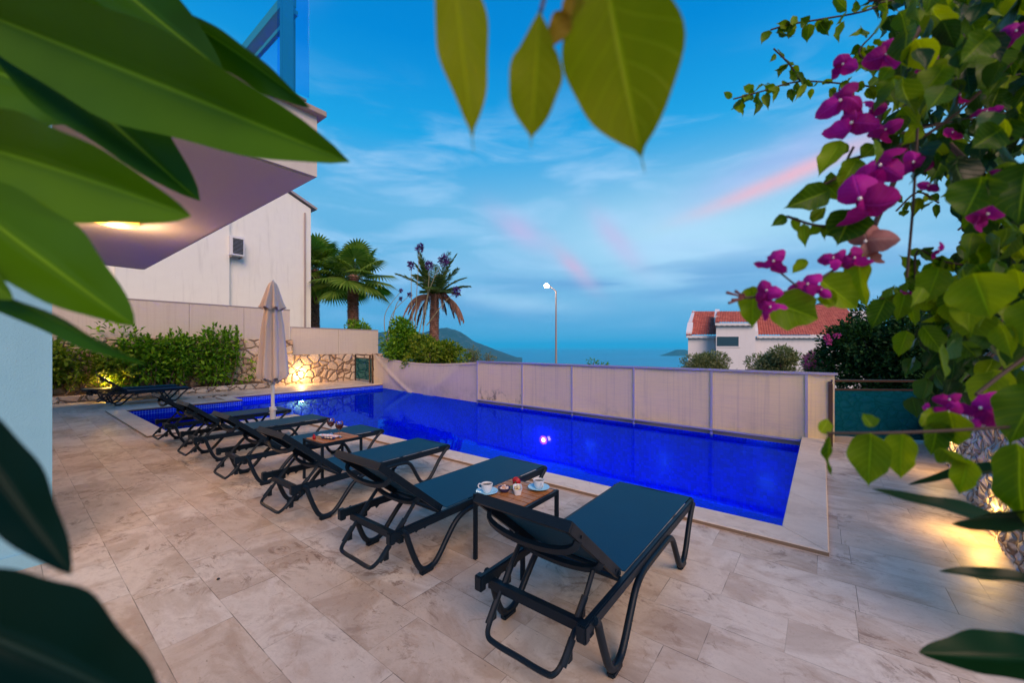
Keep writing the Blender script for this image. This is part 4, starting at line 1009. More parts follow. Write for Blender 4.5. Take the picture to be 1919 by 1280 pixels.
# fan palms
def fan_palm(px, py_base, d, py_crown, label, nl=26, R_=1.25, tr=.27, seed=0, skip=0):
    rg = np.random.default_rng(seed); c0 = PW(px, py_crown, d); t_ = empty('fan_palm', (c0.x, c0.y, -2.2), label, 'palm tree', 'fan palms'); H = c0.z + 2.2
    b = MB(); prof = []; nz = int(H / .11)
    for i in range(nz): z = H * i / nz; k = tr * (1.15 - .25 * i / nz); prof += [(k * .86, z), (k * 1.12, z + .075)]
    b.lathe(prof + [(tr * .5, H + .1)], (0, 0, 0), 14); b.v = [(x * (1 + .14 * mnoise.noise(Vector((x * 9, y * 9, z * 7)))) + .10 * math.sin(z * .8) , y * (1 + .14 * mnoise.noise(Vector((x * 9, y * 9, z * 7 + 50)))), z) for x, y, z in b.v]
    b.build('trunk', M['palmbark'], t_); vs = []; fs = []; pt = MB(); ox = .10 * math.sin(H * .8)
    for k in range(nl):
        a = k * 2.399 + rg.uniform(-.2, .2); e = 1.35 - 1.85 * (k / nl) ** .95 + rg.uniform(-.1, .1); pl = R_ * rg.uniform(.75, 1.05)
        h = np.array([math.cos(a), math.sin(a), 0]); d0 = h * math.cos(e) + np.array([0, 0, math.sin(e)])
        base = np.array([ox, 0, H]) + h * .08; drop = np.array([0, 0, -.32 * pl * math.cos(e)])
        c_ = base + d0 * pl + drop; pt.tube([tuple(base), tuple(base + d0 * pl * .5 + drop * .2), tuple(c_)], [.028, .018, .012], 5)
        ax = unit(d0 * pl * .5 + drop * .8); side = unit(np.cross(ax, (0, 0, 1)) + rg.normal(0, .12, 3)); nr = unit(np.cross(side, ax)); NS = 30; RR = R_ * rg.uniform(.72, .95)
        for s_ in range(NS):
            th = (s_ / (NS - 1) - .5) * R(285); dth = R(285) / NS * .56; g = math.cos(th * .45) * .25 + .75; droop = .22 + .25 * abs(th) / 2.5
            def pt_(r_, dt, lift=0): 
                q = c_ + (ax * math.cos(th + dt) + side * math.sin(th + dt)) * r_; q = q + nr * (lift + .10 * R_ * math.cos(th)) * r_ / RR; q[2] -= droop * (r_ / RR) ** 3 * RR; return tuple(q)
            r1, r2, r3 = RR * g * .10, RR * g * .60, RR * g; i0 = len(vs)
            vs += [pt_(r1, -dth), pt_(r1, dth), pt_(r2, -dth), pt_(r2, 0, .05), pt_(r2, dth), pt_(r2 * 1.3, -dth * .45), pt_(r2 * 1.3, dth * .45), pt_(r3, 0)]
            fs += [(i0, i0 + 3, i0 + 2), (i0, i0 + 1, i0 + 4, i0 + 3), (i0 + 2, i0 + 3, i0 + 5), (i0 + 3, i0 + 4, i0 + 6), (i0 + 3, i0 + 6, i0 + 5), (i0 + 5, i0 + 6, i0 + 7)]
    MB().add(vs, fs).build('crown', FP, t_); pt.build('leaf_stalks', M['stem_green'], t_, True); return t_
fan_palm(664, 612, 21, 518, 'fan palm with full green crown standing clear behind the low screen boards', 25, 1.30, .30, 3)
fan_palm(592, 612, 22.5, 508, 'fan palm half hidden behind the corner of the white gable house', 28, 1.5, .26, 8)
# date palm with dead fronds hanging
def date_palm(px, d, py_crown, label):
    rg = np.random.default_rng(5); c0 = PW(px, py_crown, d); t_ = empty('date_palm', (c0.x - .12, c0.y, -2.2), label, 'palm tree'); H = c0.z + 2.2
    b = MB(); nz = int(H / .10); prof = []
    for i in range(nz): k = .27 * (1.1 - .35 * i / nz); prof += [(k * .9, H * i / nz), (k * 1.1, H * i / nz + .07)]
    b.lathe(prof + [(.12, H + .15)], (0, 0, 0), 12); b.v = [(x * (1 + .15 * mnoise.noise(Vector((x * 9, y * 9, z * 8)))) + .05 * z * CT * .5, y + .0, z) for x, y, z in b.v]; b.build('trunk', M['palmbark'], t_)
    top = np.array([.05 * H * CT * .5, 0, H]); vs = {0: [], 1: []}; fs = {0: [], 1: []}; rc = {0: MB(), 1: MB()}
    for k in range(44):
        dead = k >= 22; a = k * 2.399; i_ = int(dead)
        if not dead: e = rg.uniform(.35, 1.35) if k > 3 else 1.3; Lf = rg.uniform(1.7, 2.3); g = .42
        else: e = rg.uniform(.15, .75); Lf = rg.uniform(1.55, 2.1); g = 1.05
        h = np.array([math.cos(a), math.sin(a), 0]); p = top + h * .1; d_ = h * math.cos(e) + np.array([0, 0, math.sin(e)]); pts = [p]; st_ = 18
        for j in range(st_):
            d_ = unit(d_ + np.array([0, 0, -g * (2.6 if dead else 1.9) / st_ * (1 if not dead else (1 if j < 9 else .9))])); p = p + d_ * Lf / st_; pts.append(p)
        rc[i_].tube([tuple(q) for q in pts], [.022 * (1 - .8 * j / st_) for j in range(st_ + 1)], 4)
        nl_ = 46
        for j in range(nl_):
            u = .12 + .88 * j / nl_; f_ = u * st_; ii = min(st_ - 1, int(f_)); q = pts[ii] * (1 - (f_ - ii)) + pts[ii + 1] * (f_ - ii); tg = unit(pts[ii + 1] - pts[ii]); sd_ = unit(np.cross(tg, (0, 0, 1)) + 1e-3); ll = (.44 if not dead else .34) * math.sin(math.pi * (.15 + .8 * u)) ** .6
            for s_ in (-1, 1):
                dd = unit(tg * .75 + sd_ * s_ * (.85 if not dead else .35) + np.array([0, 0, -.12 if not dead else -.75]) + rg.normal(0, .09, 3)); w_ = unit(np.cross(dd, sd_ + rg.normal(0, .3, 3))) * .019
                i0 = len(vs[i_]); vs[i_] += [tuple(q - w_), tuple(q + w_), tuple(q + dd * ll * .6 + w_ * .8), tuple(q + dd * ll), tuple(q + dd * ll * .6 - w_ * .8)]; fs[i_].append((i0, i0 + 1, i0 + 2, i0 + 3, i0 + 4))
    MB().add(vs[0], fs[0]).build('crown', DG, t_); MB().add(vs[1], fs[1]).build('dead_fronds', DB, t_)
    rc[0].build('frond_stalks', M['stem_green'], t_); rc[1].build('dead_frond_stalks', M['bark'], t_)
date_palm(815, 19, 556, 'date palm with green top and brown dead fronds hanging round its trunk')
# tall stems with purple flower heads
t_ = empty('flowering_yucca', (*PW(790, 650, 17).xy, -2.1), 'thin tall stalks ending in purple flower heads in front of the date palm', 'flowering plant')
org = np.array(t_.location); b = MB(); P, D, N = [], [], []
for (bx, by), mid, (tx, ty), s_ in (((778, 660), (781, 560), (787, 465), .16), ((778, 660), (772, 570), (771, 497), .13), ((790, 650), (803, 540), (805, 497), .14), ((780, 650), (805, 545), (831, 488), .21),
                           ((800, 610), (835, 565), (856, 547), .15), ((726, 650), (735, 590), (768, 553), .05), ((726, 650), (722, 590), (752, 545), .04), ((727, 640), (742, 575), (752, 560), .03)):
    q = [PW(*a, 17) - t_.location for a in ((bx, by), mid, (tx, ty))]; b.tube(spline(q, 6), [.022 - .001 * i for i in range(13)], 5)
    for i in range(int(900 * s_)):
        v = unit(rng.normal(0, 1, 3)); P.append(np.array(q[2]) + v * s_ * rng.uniform(.1, 1) * (1, 1, 1.25)); D.append(v + (0, 0, .2)); N.append(rng.normal(0, 1, 3))
b.build('stem', mat('pale stems', (.25, .22, .12), .7), t_, True); V, F_ = leaf_mesh(P, D, N, .10, .05); np_mesh('flower_heads', V, F_, PU, t_)

def ball_bush(name, px0, px1, py0, py1, d, label, cat, m, n, leaf, w=.5, base=-2.0, depth=None, lumps=9, extra=None, group=None, seed=1, noisek=.3):
    """bush whose leaves cluster on lumps through its volume, with stems down to the ground"""
    rg = np.random.default_rng(seed); c0 = PW((px0 + px1) / 2, (py0 + py1) / 2, d); t_ = empty(name, (c0.x, c0.y, base), label, cat, group)
    hw = (px1 - px0) / 2 / 746 * d; hh = (py1 - py0) / 2 / 746 * d; dp_ = depth or hw * .8; cz = c0.z - base
    R3 = np.array([[CT, ST, 0], [-ST, CT, 0], [0, 0, 1]]); P, D, N, L = [], [], [], []; st = MB()
    cl = []
    for k in range(lumps):
        v = unit(rg.normal(0, 1, 3)); f = rg.uniform(.35, .82); cl.append((v * (hw * f, dp_ * f, hh * f), rg.uniform(.28, .5)))
    cl.append((np.zeros(3), .62))
    for k in range(n):
        c_, s_ = cl[rg.integers(len(cl))]; v = unit(rg.normal(0, 1, 3)); q = c_ + v * (hw, dp_, hh) * s_ * rg.uniform(.55, 1.0) ** .6
        q = q + rg.normal(0, 1, 3) * leaf * noisek; q = np.clip(q, (-hw * 1.05, -dp_ * 1.1, -hh), (hw * 1.05, dp_ * 1.1, hh * 1.05)); wq = q @ R3
        P.append(wq + (0, 0, cz)); o_ = (v + rg.normal(0, .5, 3) + (0, 0, .25)) @ R3; D.append(o_); N.append((v * .6 + (0, 0, .8) + rg.normal(0, .4, 3)) @ R3); L.append(leaf * rg.uniform(.6, 1.2))
    for c_, s_ in cl:
        q = c_ @ R3; st.tube([(rg.normal(0, .08), rg.normal(0, .08), 0), (q[0] * .4, q[1] * .4, cz * .6), (q[0], q[1], cz + q[2])], [.05, .035, .012], 6)
    V, F_ = leaf_mesh(P, D, N, np.array(L), np.array(L) * w); np_mesh('foliage', V, F_, m, t_); st.build('stem', M['bark'], t_, True); return t_
def blossoms(parent, spots, d, r_, n=60, name='blossom', m=None, ls=.05):
    for px, py in spots:
        c_ = np.array(PW(px, py, d) - parent.location); P = []; D = []; N = []
        for i in range(n): v = unit(rng.normal(0, 1, 3)); P.append(c_ + v * r_ * rng.uniform(.1, 1)); D.append(v); N.append(rng.normal(0, 1, 3))
        V, F_ = leaf_mesh(P, D, N, ls, ls * .8); np_mesh(name, V, F_, m or PK, parent)
ball_bush('hedge_bush', 700, 780, 600, 690, 15, 'bright green bush rising behind the corner of the low screen boards', 'bush', G1, 4200, .14, seed=2, depth=.9)
ball_bush('hedge_bush', 640, 705, 592, 650, 19, 'dark green bush at the foot of the fan palm', 'bush', G1, 1200, .14, seed=3)
ball_bush('hedge_bush', 745, 880, 632, 700, 14.5, 'broad yellow green bush behind the sagging cloth windbreak', 'bush', G2, 6000, .13, seed=4, depth=.8, lumps=14)
ball_bush('olive_bush', 868, 908, 636, 690, 16, 'grey green olive bush right of the yellow green bush', 'bush', G4, 1000, .09, .35, seed=5)
ball_bush('olive_bush', 896, 930, 662, 690, 15, 'tiny grey olive bush peeping over the fence end', 'bush', G4, 400, .08, .35, seed=6)
ball_bush('low_bush', 1098, 1150, 672, 705, 13, 'two small leafy tips showing just above the mesh fence', 'bush', G1, 260, .10, seed=7)
ball_bush('olive_bush', 1262, 1385, 660, 712, 16, 'low olive hedge in front of the left part of the villa', 'bush', G4, 6500, .12, .34, seed=8, depth=.7, lumps=14)
ball_bush('olive_bush', 1412, 1512, 650, 712, 15, 'rounder olive bush in front of the right part of the villa', 'bush', G4, 6500, .13, .34, seed=9, depth=.7, lumps=12)
ol = ball_bush('oleander_bush', 1498, 1572, 655, 725, 13, 'oleander bush with bright pink flowers by the end of the fence', 'bush', G4, 3200, .12, .4, seed=10, depth=.6)
blossoms(ol, [(1510, 672), (1522, 664), (1532, 674), (1512, 684), (1540, 682), (1527, 682)], 12.6, .12, 50)
tb = ball_bush('evergreen_tree', 1568, 1812, 560, 785, 10.5, 'large dark evergreen bush behind the glass railing', 'bush', G3, 33000, .12, .6, -1.6, seed=11, depth=1.3, lumps=44)
blossoms(tb, [(1550, 632), (1569, 629), (1554, 640)], 9.6, .06, 40)
# agave like rosettes on the fence line
for px, py, lb in ((1376, 692, 'spiky dark succulent left of the brown pot on the fence line'), (1398, 694, 'small spiky dark succulent right above the mesh fence')):
    q = PW(px, 708, 12.5); s_ = empty('succulent', (q.x, q.y, q.z - 2.4), lb, 'succulent', 'spiky succulents above the fence'); b = MB()
    for k in range(14):
        a = k * 2.4; e = rng.uniform(.4, 1.2); L = rng.uniform(.28, .42); d_ = Vector((math.cos(a) * math.cos(e), math.sin(a) * math.cos(e), math.sin(e))); p0 = Vector((0, 0, 2.3))
        b.tube([p0, p0 + d_ * L * .5, p0 + d_ * L + Vector((0, 0, .05))], [.03, .022, .003], 5)
    b.tube([(0, 0, 0), (0, 0, 2.35)], .04, 6); b.build('leaf_rosette', mat('blue green succulent', (.04, .08, .06), .5), s_, True)
q = PW(1407, 696, 12.4); gp = empty('plant_pot', (q.x, q.y, q.z - .12), 'small brown pot standing above the fence in front of the villa', 'pot'); MB().lathe([(.001, 0), (.08, 0), (.14, .08), (.13, .18), (.12, .18), (.11, .1), (.001, .1)], n=20).build('pot_shell', M['bark'], gp, True)
MB().tube([(0, 0, -2.2), (0, 0, .0)], .05, 8).build('stand', M['bark'], gp)

# ------------------------------------------------------------------ foreground leaves close to the lens
class Leaves:
    """single modelled leaves with a lengthwise fold, wavy rim and UVs (u along, v across)"""
    def __init__(s): s.v = []; s.f = []; s.uv = []
    def leaf(s, base, tip, width, nrm=None, prof='ovate', fold=.22, arch=.12, wave=.02, nu=12, nv=6, seed=0, twist=0, view=None, thick=.0):
        base, tip = Vector(base), Vector(tip); ax = tip - base; L = ax.length; ax /= L
        n_ = Vector(nrm) if nrm else (cam.location - base).normalized(); n_ = (n_ - ax * n_.dot(ax)).normalized(); n_ = Matrix.Rotation(twist, 3, ax) @ n_; sd = ax.cross(n_); k = len(s.v)
        for i in range(nu + 1):
            u = i / nu
            if prof == 'lance': hw = math.sin(math.pi * min(1, u ** .85)) ** .72 * (1 - .25 * u)
            elif prof == 'drip': hw = math.sin(math.pi * min(1, (u / .90) ** 1.2)) ** .85 + .09 * (1 - u) * (u > .3)
            elif prof == 'bract': hw = math.sin(math.pi * u ** .75) ** .6
            else: hw = math.sin(math.pi * min(1, (u / .90) ** .72)) ** .78 * (1 - .18 * u) + .085 * (1 - u) * (u > .5)
            if i == nu: hw = 0
            hw = max(hw, .012 if i < nu else 0) * width / 2
            for j in range(nv + 1):
                v = j / nv * 2 - 1; av = abs(v); wv = wave * L * math.sin(u * 13 + seed * 3 + (1.7 if v > 0 else 0)) * av ** 2 * math.sin(math.pi * u)
                z = -fold * hw * 2 * (1 - av) + arch * L * math.sin(math.pi * u * .9) * .6 - arch * L * u * u + wv
                p = base + ax * (u * L) + sd * (v * hw * (1 + .05 * math.sin(u * 17 + seed * 5 + v))) + n_ * z; s.v.append(p); s.uv.append((u, v))
        W_ = nv + 1
        for i in range(nu):
            for j in range(nv): a = k + i * W_ + j; s.f.append((a, a + 1, a + W_ + 1, a + W_))
    def build(s, name, m, parent):
        me = bpy.data.meshes.new(name); o_ = parent.location
        me.from_pydata([(p - o_)[:] for p in s.v], [], s.f); uvl = me.uv_layers.new(name='UVMap')
        idx = np.empty(len(me.loops), int); me.loops.foreach_get('vertex_index', idx); uvl.data.foreach_set('uv', np.array(s.uv, np.float32)[idx].ravel())
        return link(name, me, m, parent, True)
LO = leafmat('broad glossy leaves', [(0, (.018, .080, .001)), (.5, (.045, .13, .001)), (1, (.12, .23, .002))], .30, .4, veins=0.001, spec=.15, sc_=5, tcol=(1.3, 1.4, .1))
LT = leafmat('backlit olive leaves', [(0, (.20, .23, .002)), (1, (.26, .28, .003))], .65, .5, tcol=(1.6, 1.5, .1), veins=9)
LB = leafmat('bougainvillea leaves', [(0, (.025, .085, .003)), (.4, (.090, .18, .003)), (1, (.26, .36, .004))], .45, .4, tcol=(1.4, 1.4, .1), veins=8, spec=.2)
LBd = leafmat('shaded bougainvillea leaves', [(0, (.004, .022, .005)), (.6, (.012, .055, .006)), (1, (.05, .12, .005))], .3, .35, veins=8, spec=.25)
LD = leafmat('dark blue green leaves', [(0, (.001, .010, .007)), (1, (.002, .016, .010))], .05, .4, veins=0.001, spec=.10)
BR = leafmat('magenta bracts', [(0, (.36, .008, .20)), (.5, (.52, .012, .34)), (1, (.66, .03, .42))], .4, .55, tcol=(1.2, .8, 1.1), veins=7)
BF = leafmat('faded pink bracts', [(0, (.42, .18, .17)), (1, (.55, .28, .25))], .35, .6, tcol=(1, .9, .9), veins=7)
TW = mat('dark twig', (.055, .03, .022), .75); TG = mat('green brown twig', (.16, .12, .04), .6)

# oleander boughs reaching in from the left
def bough(name, leaves, stem, label, m, cat='branch', sr=.004):
    d0 = stem[-1][2]; t_ = empty(name, PW(stem[0][0], stem[0][1], stem[0][2]), label, cat); Lv = Leaves()
    for i, (b_, t2, w_, d1, d2, tw) in enumerate(leaves):
        Lv.leaf(PW(*b_, d1), PW(*t2, d2), w_ / 746 * (d1 + d2) / 2, prof='lance', twist=tw, seed=i, fold=.30, arch=.03, wave=.012, nu=22, nv=8)
    Lv.build('foliage', m, t_)
    b = MB(); b.tube([PW(*q) - t_.location for q in stem], sr, 7); b.build('stem', TG, t_, True); return t_
bough('oleander_branch', [((-90, 0), (648, 301), 206, .30, .31, .05), ((-40, -20), (372, 369), 175, .33, .35, -.25), ((-120, 250), (349, 404), 190, .27, .27, .2),
      ((330, 30), (578, 203), 78, .34, .36, .6), ((20, -210), (415, 124), 150, .31, .33, -.3), ((-110, 190), (330, 380), 90, .36, .36, -.7), ((-160, -150), (350, 130), 175, .38, .40, .2),
      ((-150, 80), (200, 210), 200, .40, .40, 0)],
      [(-160, 420, .33), (-60, 130, .34), (40, -120, .36)], 'large out of focus oleander leaves hanging over the top left corner', LO)
bough('oleander_branch', [((-120, 330), (249, 607), 175, .26, .26, -.1), ((-120, 500), (266, 690), 62, .25, .25, .9), ((-160, 440), (20, 560), 90, .24, .24, .3)],
      [(-220, 560, .28), (-110, 430, .27), (-150, 330, .27)], 'out of focus green leaf pair at the left edge below the corner leaves', LO)
bough('oleander_branch', [((-120, 740), (132, 1078), 118, .17, .17, .1)],
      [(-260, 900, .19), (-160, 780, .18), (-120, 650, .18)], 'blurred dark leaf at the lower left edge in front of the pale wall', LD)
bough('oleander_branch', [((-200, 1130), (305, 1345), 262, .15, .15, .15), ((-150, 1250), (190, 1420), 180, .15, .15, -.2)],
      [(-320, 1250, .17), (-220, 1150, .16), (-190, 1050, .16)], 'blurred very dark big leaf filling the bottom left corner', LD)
# hanging leaves at the top
tt = empty('hanging_sprig', PW(1020, -60, .2), 'three backlit olive green leaves hanging from a twig at the top centre', 'branch'); Lv = Leaves()
for i, (b_, t2, w_, tw) in enumerate((((838, -150), (893, 285), 100, -.35), ((1012, 18), (994, 278), 98, .1), ((1118, -130), (1208, 325), 208, .05))):
    Lv.leaf(PW(*b_, .19), PW(*t2, .20), w_ / 746 * .19, prof='drip', twist=tw, seed=i + 3, fold=.10, arch=.05, wave=.02, nu=26, nv=10)
Lv.build('foliage', LT, tt); Lv = Leaves(); Lv.leaf(PW(1062, 20, .195), PW(1030, 92, .2), 46 / 746 * .195, seed=2, wave=.05); Lv.leaf(PW(1085, -20, .195), PW(1050, 60, .2), 40 / 746 * .195, seed=6, wave=.06)
Lv.build('faded_leaf', leafmat('yellow brown leaf', [(0, (.26, .17, .01)), (1, (.30, .20, .02))], .45, tcol=(1.2, 1, .3)), tt)
b = MB(); b.tube([PW(*q) - tt.location for q in ((830, -220, .2), (950, -90, .2), (1020, -60, .2), (1120, -150, .2))], .0016, 6)
b.tube([PW(*q) - tt.location for q in ((1020, -60, .2), (1022, -10, .2), (1014, 20, .19))], .0011, 6); b.build('stem', TW, tt, True)

# ------------------------------------------------------------------ bougainvillea
bo = empty('bougainvillea', PW(2150, 900, .9), 'bougainvillea with magenta bracts filling the right side in front of the lens', 'flowering vine')
rb = np.random.default_rng(21); main = Leaves(); dark_ = Leaves(); tw = MB(); O_ = bo.location
def ov(Lv, px, py, px2, py2, w_, d, sd_=0, tw_=0, d2=None, **k): Lv.leaf(PW(px, py, d), PW(px2, py2, d2 or d * 1.02), w_ / 746 * d, prof='ovate', twist=tw_, seed=sd_, fold=k.pop('fold', .24), arch=k.pop('arch', .16), wave=k.pop('wave', .05), **k)
def twig(pts, r=.002, m=6): tw.tube(spline([PW(*q) - O_ for q in pts], 4), r, m)
hero = [(1632, 812, 1624, 958, 96, .40, .1), (1690, 810, 1684, 940, 74, .41, .2), (1762, 790, 1742, 886, 66, .42, -.4), (1640, 800, 1608, 762, 44, .41, .6), (1728, 800, 1762, 742, 30, .43, .2),
        (1945, 720, 1862, 880, 128, .38, .3), (1815, 860, 1790, 960, 60, .40, 0), (1775, 770, 1800, 870, 92, .41, .3), (1905, 830, 1915, 1068, 100, .36, .5), (1760, 840, 1850, 905, 60, .40, .7),
        (1556, 356, 1462, 392, 62, .48, .1), (1602, 392, 1566, 468, 88, .47, -.1), (1576, 262, 1527, 336, 50, .50, .4), (1610, 296, 1568, 366, 55, .49, -.3), (1412, 536, 1408, 628, 58, .46, .15),
        (1448, 566, 1556, 606, 92, .46, .05), (1540, 520, 1628, 590, 74, .47, -.5), (1604, 468, 1622, 596, 52, .47, .5), (1512, 486, 1480, 516, 26, .48, .2), (1824, 512, 1872, 640, 138, .40, .05),
        (1660, 560, 1622, 640, 60, .55, .1), (1700, 545, 1676, 628, 52, .55, -.3), (1760, 500, 1722, 600, 78, .52, .2), (1570, 560, 1524, 560, 40, .47, 0), (1700, 620, 1675, 690, 46, .60, .2),
        (1880, 240, 1800, 290, 92, .42, 0), (1840, 330, 1790, 440, 120, .40, .2), (1930, 300, 1900, 470, 150, .38, -.1), (1770, 120, 1700, 215, 80, .45, .3), (1860, 60, 1780, 140, 90, .42, -.2),
        (1680, 140, 1650, 200, 52, .52, .2), (1690, 215, 1664, 275, 54, .52, .6), (1930, 560, 1905, 690, 80, .42, .3), (1800, 640, 1850, 690, 50, .48, .2), (1730, 610, 1790, 690, 52, .55, -.2),
        (1640, 270, 1610, 300, 40, .54, .3), (1555, 818, 1552, 905, 22, .42, .8), (1540, 812, 1558, 780, 30, .43, .3)]
for i, (a, b_, c_, d_, w_, dd, tt_) in enumerate(hero):
    k_ = .74 if a > 1715 or (b_ > 500 and a > 1620) else .92
    ov(main, a, b_, a + (c_ - a) * k_, b_ + (d_ - b_) * k_, w_ * k_ * .95, dd, i, tt_, nu=16, nv=8)
# leafy mass further in: leaves scattered through a real volume on the right
bx_ = [0, 60, 130, 200, 260, 330, 400, 470, 520, 560, 600, 660, 700, 760]; bl = [1600, 1650, 1640, 1620, 1600, 1740, 1790, 1770, 1740, 1660, 1700, 1750, 1830, 1900]
k = 0
while k < 1350:
    py = rb.uniform(-60, 720); lim = np.interp(py, bx_, bl); px = lim + 25 + (2010 - lim) * rb.uniform(0, 1) ** .9; d = rb.uniform(.44, 1.0)
    if 1650 < px < 1765 and 335 < py < 520: continue
    if py > 570 and px < 1800 and rb.uniform() < .9: continue
    if py > 600 and px > 1790 and rb.uniform() < .72: continue
    sz = rb.uniform(.022, .048) * (1 if rb.uniform() < .85 else 1.3); a = rb.uniform(-.9, .9) + 1.57; L = sz / d * 746; q2 = (px + math.cos(a) * L * .9, py + math.sin(a) * L)
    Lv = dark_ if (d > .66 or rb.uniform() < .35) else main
    base_ = PW(px, py, d); tip_ = PW(*q2, d + rb.uniform(-.5, .5) * sz); nr = (cam.location - base_).normalized() + Vector(rb.normal(0, .75, 3)) + Vector((0, 0, .4))
    Lv.leaf(base_, tip_, sz * rb.uniform(.62, .85), nrm=nr, seed=k, fold=.2, arch=rb.uniform(.02, .2), wave=.04, nu=7, nv=4); k += 1
for j in range(26):
    py = rb.uniform(-40, 680); d = rb.uniform(.5, .95); x1 = np.interp(py, bx_, bl) + rb.uniform(10, 140); y1 = py + rb.uniform(-60, 120)
    if 1600 < x1 < 1780 and 330 < y1 < 540: continue
    twig([(2080, py - rb.uniform(20, 160), d), ((2080 + x1) / 2, py - 40, d), (x1, y1, d)], rb.uniform(.001, .003), 5)
# dense dark hanging clump in the middle right
for k in range(110):
    px = rb.normal(1770, 30); py = rb.uniform(600, 760) - abs(px - 1790) * .2
    if px < 1700 or px > 1830: continue
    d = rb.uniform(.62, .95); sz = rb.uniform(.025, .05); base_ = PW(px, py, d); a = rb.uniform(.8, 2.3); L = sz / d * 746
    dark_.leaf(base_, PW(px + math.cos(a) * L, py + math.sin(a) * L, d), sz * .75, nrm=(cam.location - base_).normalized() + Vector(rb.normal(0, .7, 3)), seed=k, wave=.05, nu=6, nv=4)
# twigs with small leaves against the sky
def leafy_twig(pts, n, sz, d_, spread=26):
    twig(pts, .0016); S = [Vector((q[0], q[1])) for q in pts]
    for k in range(n):
        u = (k + rb.uniform(0, .8)) / n * (len(S) - 1); i = min(len(S) - 2, int(u)); p = S[i].lerp(S[i + 1], u - i); d = pts[i][2]
        off = rb.normal(0, spread * .45, 2); a = rb.uniform(0, 6.28) if rb.uniform() < .4 else rb.uniform(.6, 2.5); L = sz * rb.uniform(.6, 1.25) / d * 746
        bs = PW(p.x + off[0] * .5, p.y + off[1] * .5, d); main.leaf(bs, PW(p.x + off[0] + math.cos(a) * L, p.y + off[1] + math.sin(a) * L, d * rb.uniform(.98, 1.03)), sz * rb.uniform(.45, .8), nrm=(cam.location - bs).normalized() + Vector(rb.normal(0, .6, 3)), seed=k, wave=.06, nu=7, nv=4)
leafy_twig([(1700, -10, .72), (1620, 20, .74), (1540, 35, .75), (1480, 45, .76), (1445, 55, .76)], 26, .030, .75)
leafy_twig([(1700, 170, .78), (1600, 158, .80), (1500, 152, .82), (1430, 170, .82), (1375, 185, .82)], 46, .026, .8)
leafy_twig([(1500, 152, .82), (1480, 120, .82), (1450, 90, .82)], 10, .024, .8)
leafy_twig([(1660, 130, .7), (1610, 100, .7), (1640, 60, .7)], 16, .028, .7)
leafy_twig([(1760, 380, .75), (1720, 360, .75), (1680, 395, .75)], 12, .026, .7)
leafy_twig([(1830, 500, .62), (1770, 490, .62), (1720, 470, .62), (1715, 530, .62)], 20, .032, .6)
leafy_twig([(1650, 560, .6), (1720, 560, .6), (1800, 590, .6), (1860, 620, .58)], 30, .034, .6)
leafy_twig([(1600, 275, .52), (1570, 330, .52), (1530, 350, .5)], 7, .03, .5)
leafy_twig([(1560, 425, .5), (1520, 420, .5), (1475, 405, .5)], 9, .022, .5)
twig([(1550, 812, .43), (1640, 812, .41), (1760, 808, .40), (1919, 798, .39), (2050, 780, .39)], .0016)
twig([(1395, 558, .46), (1420, 556, .46), (1480, 545, .46), (1540, 520, .47), (1600, 478, .48), (1640, 430, .5), (1650, 380, .52)], .0016)
twig([(1450, 500, .46), (1480, 525, .46), (1500, 540, .46)], .001)
twig([(1740, 30, .6), (1700, 90, .6), (1660, 180, .62), (1640, 260, .62)], .004); twig([(1860, -20, .55), (1730, 200, .56), (1680, 330, .56), (1640, 420, .52)], .0032)
twig([(1950, 60, .5), (1850, 160, .52), (1740, 250, .55), (1640, 285, .56), (1590, 300, .55)], .0024); twig([(1950, 420, .45), (1880, 370, .46), (1780, 270, .5)], .003)
twig([(1950, 650, .45), (1880, 700, .45), (1830, 740, .44)], .002); twig([(1720, 240, .5), (1712, 380, .5), (1700, 520, .5)], .0016)
main.build('foliage', LB, bo); dark_.build('shaded_foliage', LBd, bo); tw.build('stem', TW, bo, True)
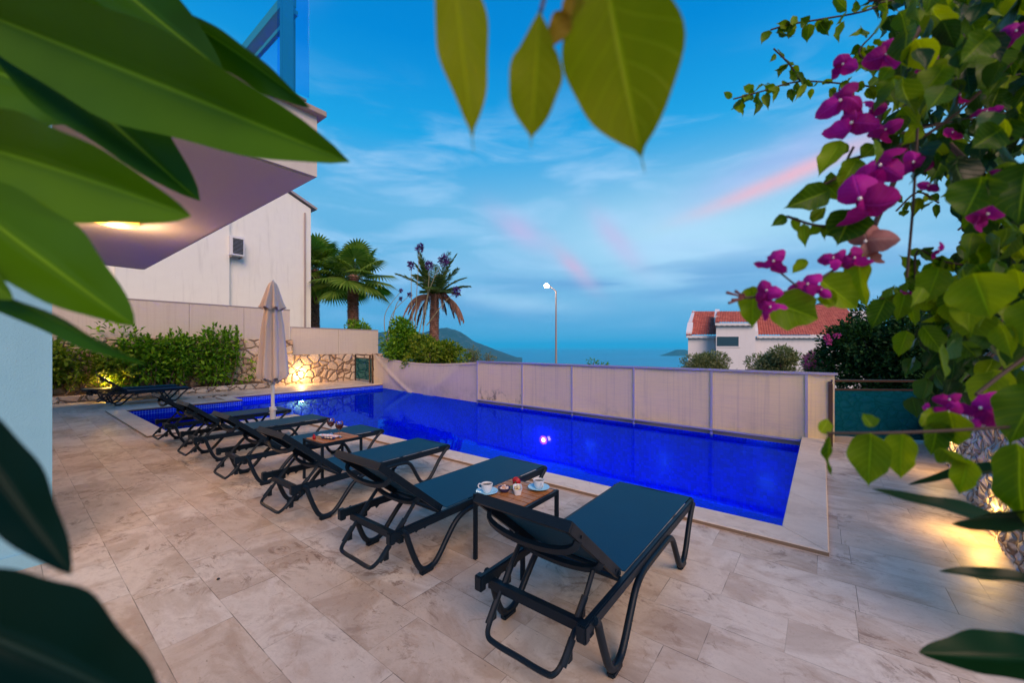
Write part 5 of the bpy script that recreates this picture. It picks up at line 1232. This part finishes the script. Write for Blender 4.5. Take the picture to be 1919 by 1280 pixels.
# flowers: three papery bracts round a small cream tube
def flower(px, py, r_, d, i, m=BR):
    c_ = PW(px, py, d); fl = Leaves(); view = (cam.location - c_).normalized(); up = Vector((0, 0, 1)); sd = view.cross(up).normalized(); R0 = r_ / 746 * d; a0 = rb.uniform(0, 6.28); n = 3 if r_ > 20 else 2
    for k in range(n):
        a = a0 + k * 6.283 / n + rb.uniform(-.3, .3); dirr = sd * math.cos(a) + up * math.sin(a) * .9 + view * rb.uniform(-.35, .35)
        fl.leaf(c_ - dirr * R0 * .12, c_ + dirr * R0 * 1.05, R0 * rb.uniform(.85, 1.15), nrm=view + Vector(rb.normal(0, .65, 3)), prof='bract', seed=k + i, fold=-.34, arch=.16, wave=.07, nu=10, nv=6)
    o = fl.build('flower', m, bo)
    b = MB(); e_ = c_ - O_; b.tube([e_, e_ + view * R0 * .5 + up * .002], R0 * .05, 5); b.ball(e_ + view * R0 * .5 + up * .002, R0 * .065, 4); t3 = b.build('flower_tube', M['china'], o); t3.matrix_parent_inverse = Matrix.Identity(4)
    return o
fls = [(1662, 103, 34, .5), (1580, 122, 26, .55), (1575, 190, 40, .5), (1596, 232, 42, .5), (1632, 205, 24, .55), (1650, 312, 42, .47), (1712, 306, 30, .47), (1612, 375, 56, .46), (1634, 345, 28, .46),
       (1740, 350, 18, .5), (1786, 250, 18, .5), (1852, 404, 32, .43), (1450, 492, 30, .46), (1562, 486, 24, .47), (1602, 486, 28, .47), (1437, 547, 26, .45), (1444, 578, 26, .45), (1514, 535, 30, .46), (1540, 545, 20, .46),
       (1660, 245, 26, .52), (1780, 752, 22, .43), (1778, 775, 26, .43), (1838, 768, 40, .42), (1820, 800, 20, .42), (1738, 770, 16, .45), (1905, 60, 26, .45), (1748, 120, 24, .5), (1800, 180, 20, .5), (1880, 330, 22, .45), (1760, 470, 18, .5), (1850, 210, 20, .5), (1702, 548, 12, .55), (1830, 790, 14, .42)]
for i, q in enumerate(fls): flower(*q, i)
flower(1622, 455, 44, .48, 40, BF); flower(1640, 470, 30, .48, 44, BF)
# buds at the tip of the lower twig
b = MB()
for px, py in ((1362, 548), (1372, 562), (1385, 556), (1366, 568), (1378, 545), (1392, 550)): b.tube([PW(1398, 558, .46) - O_, PW(px, py, .46) - O_], [.0006, .0018], 6)
b.build('flower_buds', mat('dark red buds', (.12, .03, .03), .6), bo, True)

# slender dark leaves low on the right
bough('oleander_shoot', [((1960, 1000), (1638, 912), 46, .40, .42, .9), ((1950, 1085), (1760, 1068), 40, .36, .38, .9), ((2000, 1230), (1722, 1222), 88, .30, .33, .35), ((1960, 970), (1786, 985), 60, .36, .38, -.9), ((1940, 860), (1700, 905), 40, .42, .44, 1.0)],
      [(2050, 1300, .36), (1985, 1120, .37), (1960, 900, .40)], 'slender dark oleander leaves reaching in low at the right edge', leafmat('dark oleander leaves', [(0, (.003, .020, .005)), (1, (.006, .035, .008))], .12, .3, veins=0.001))
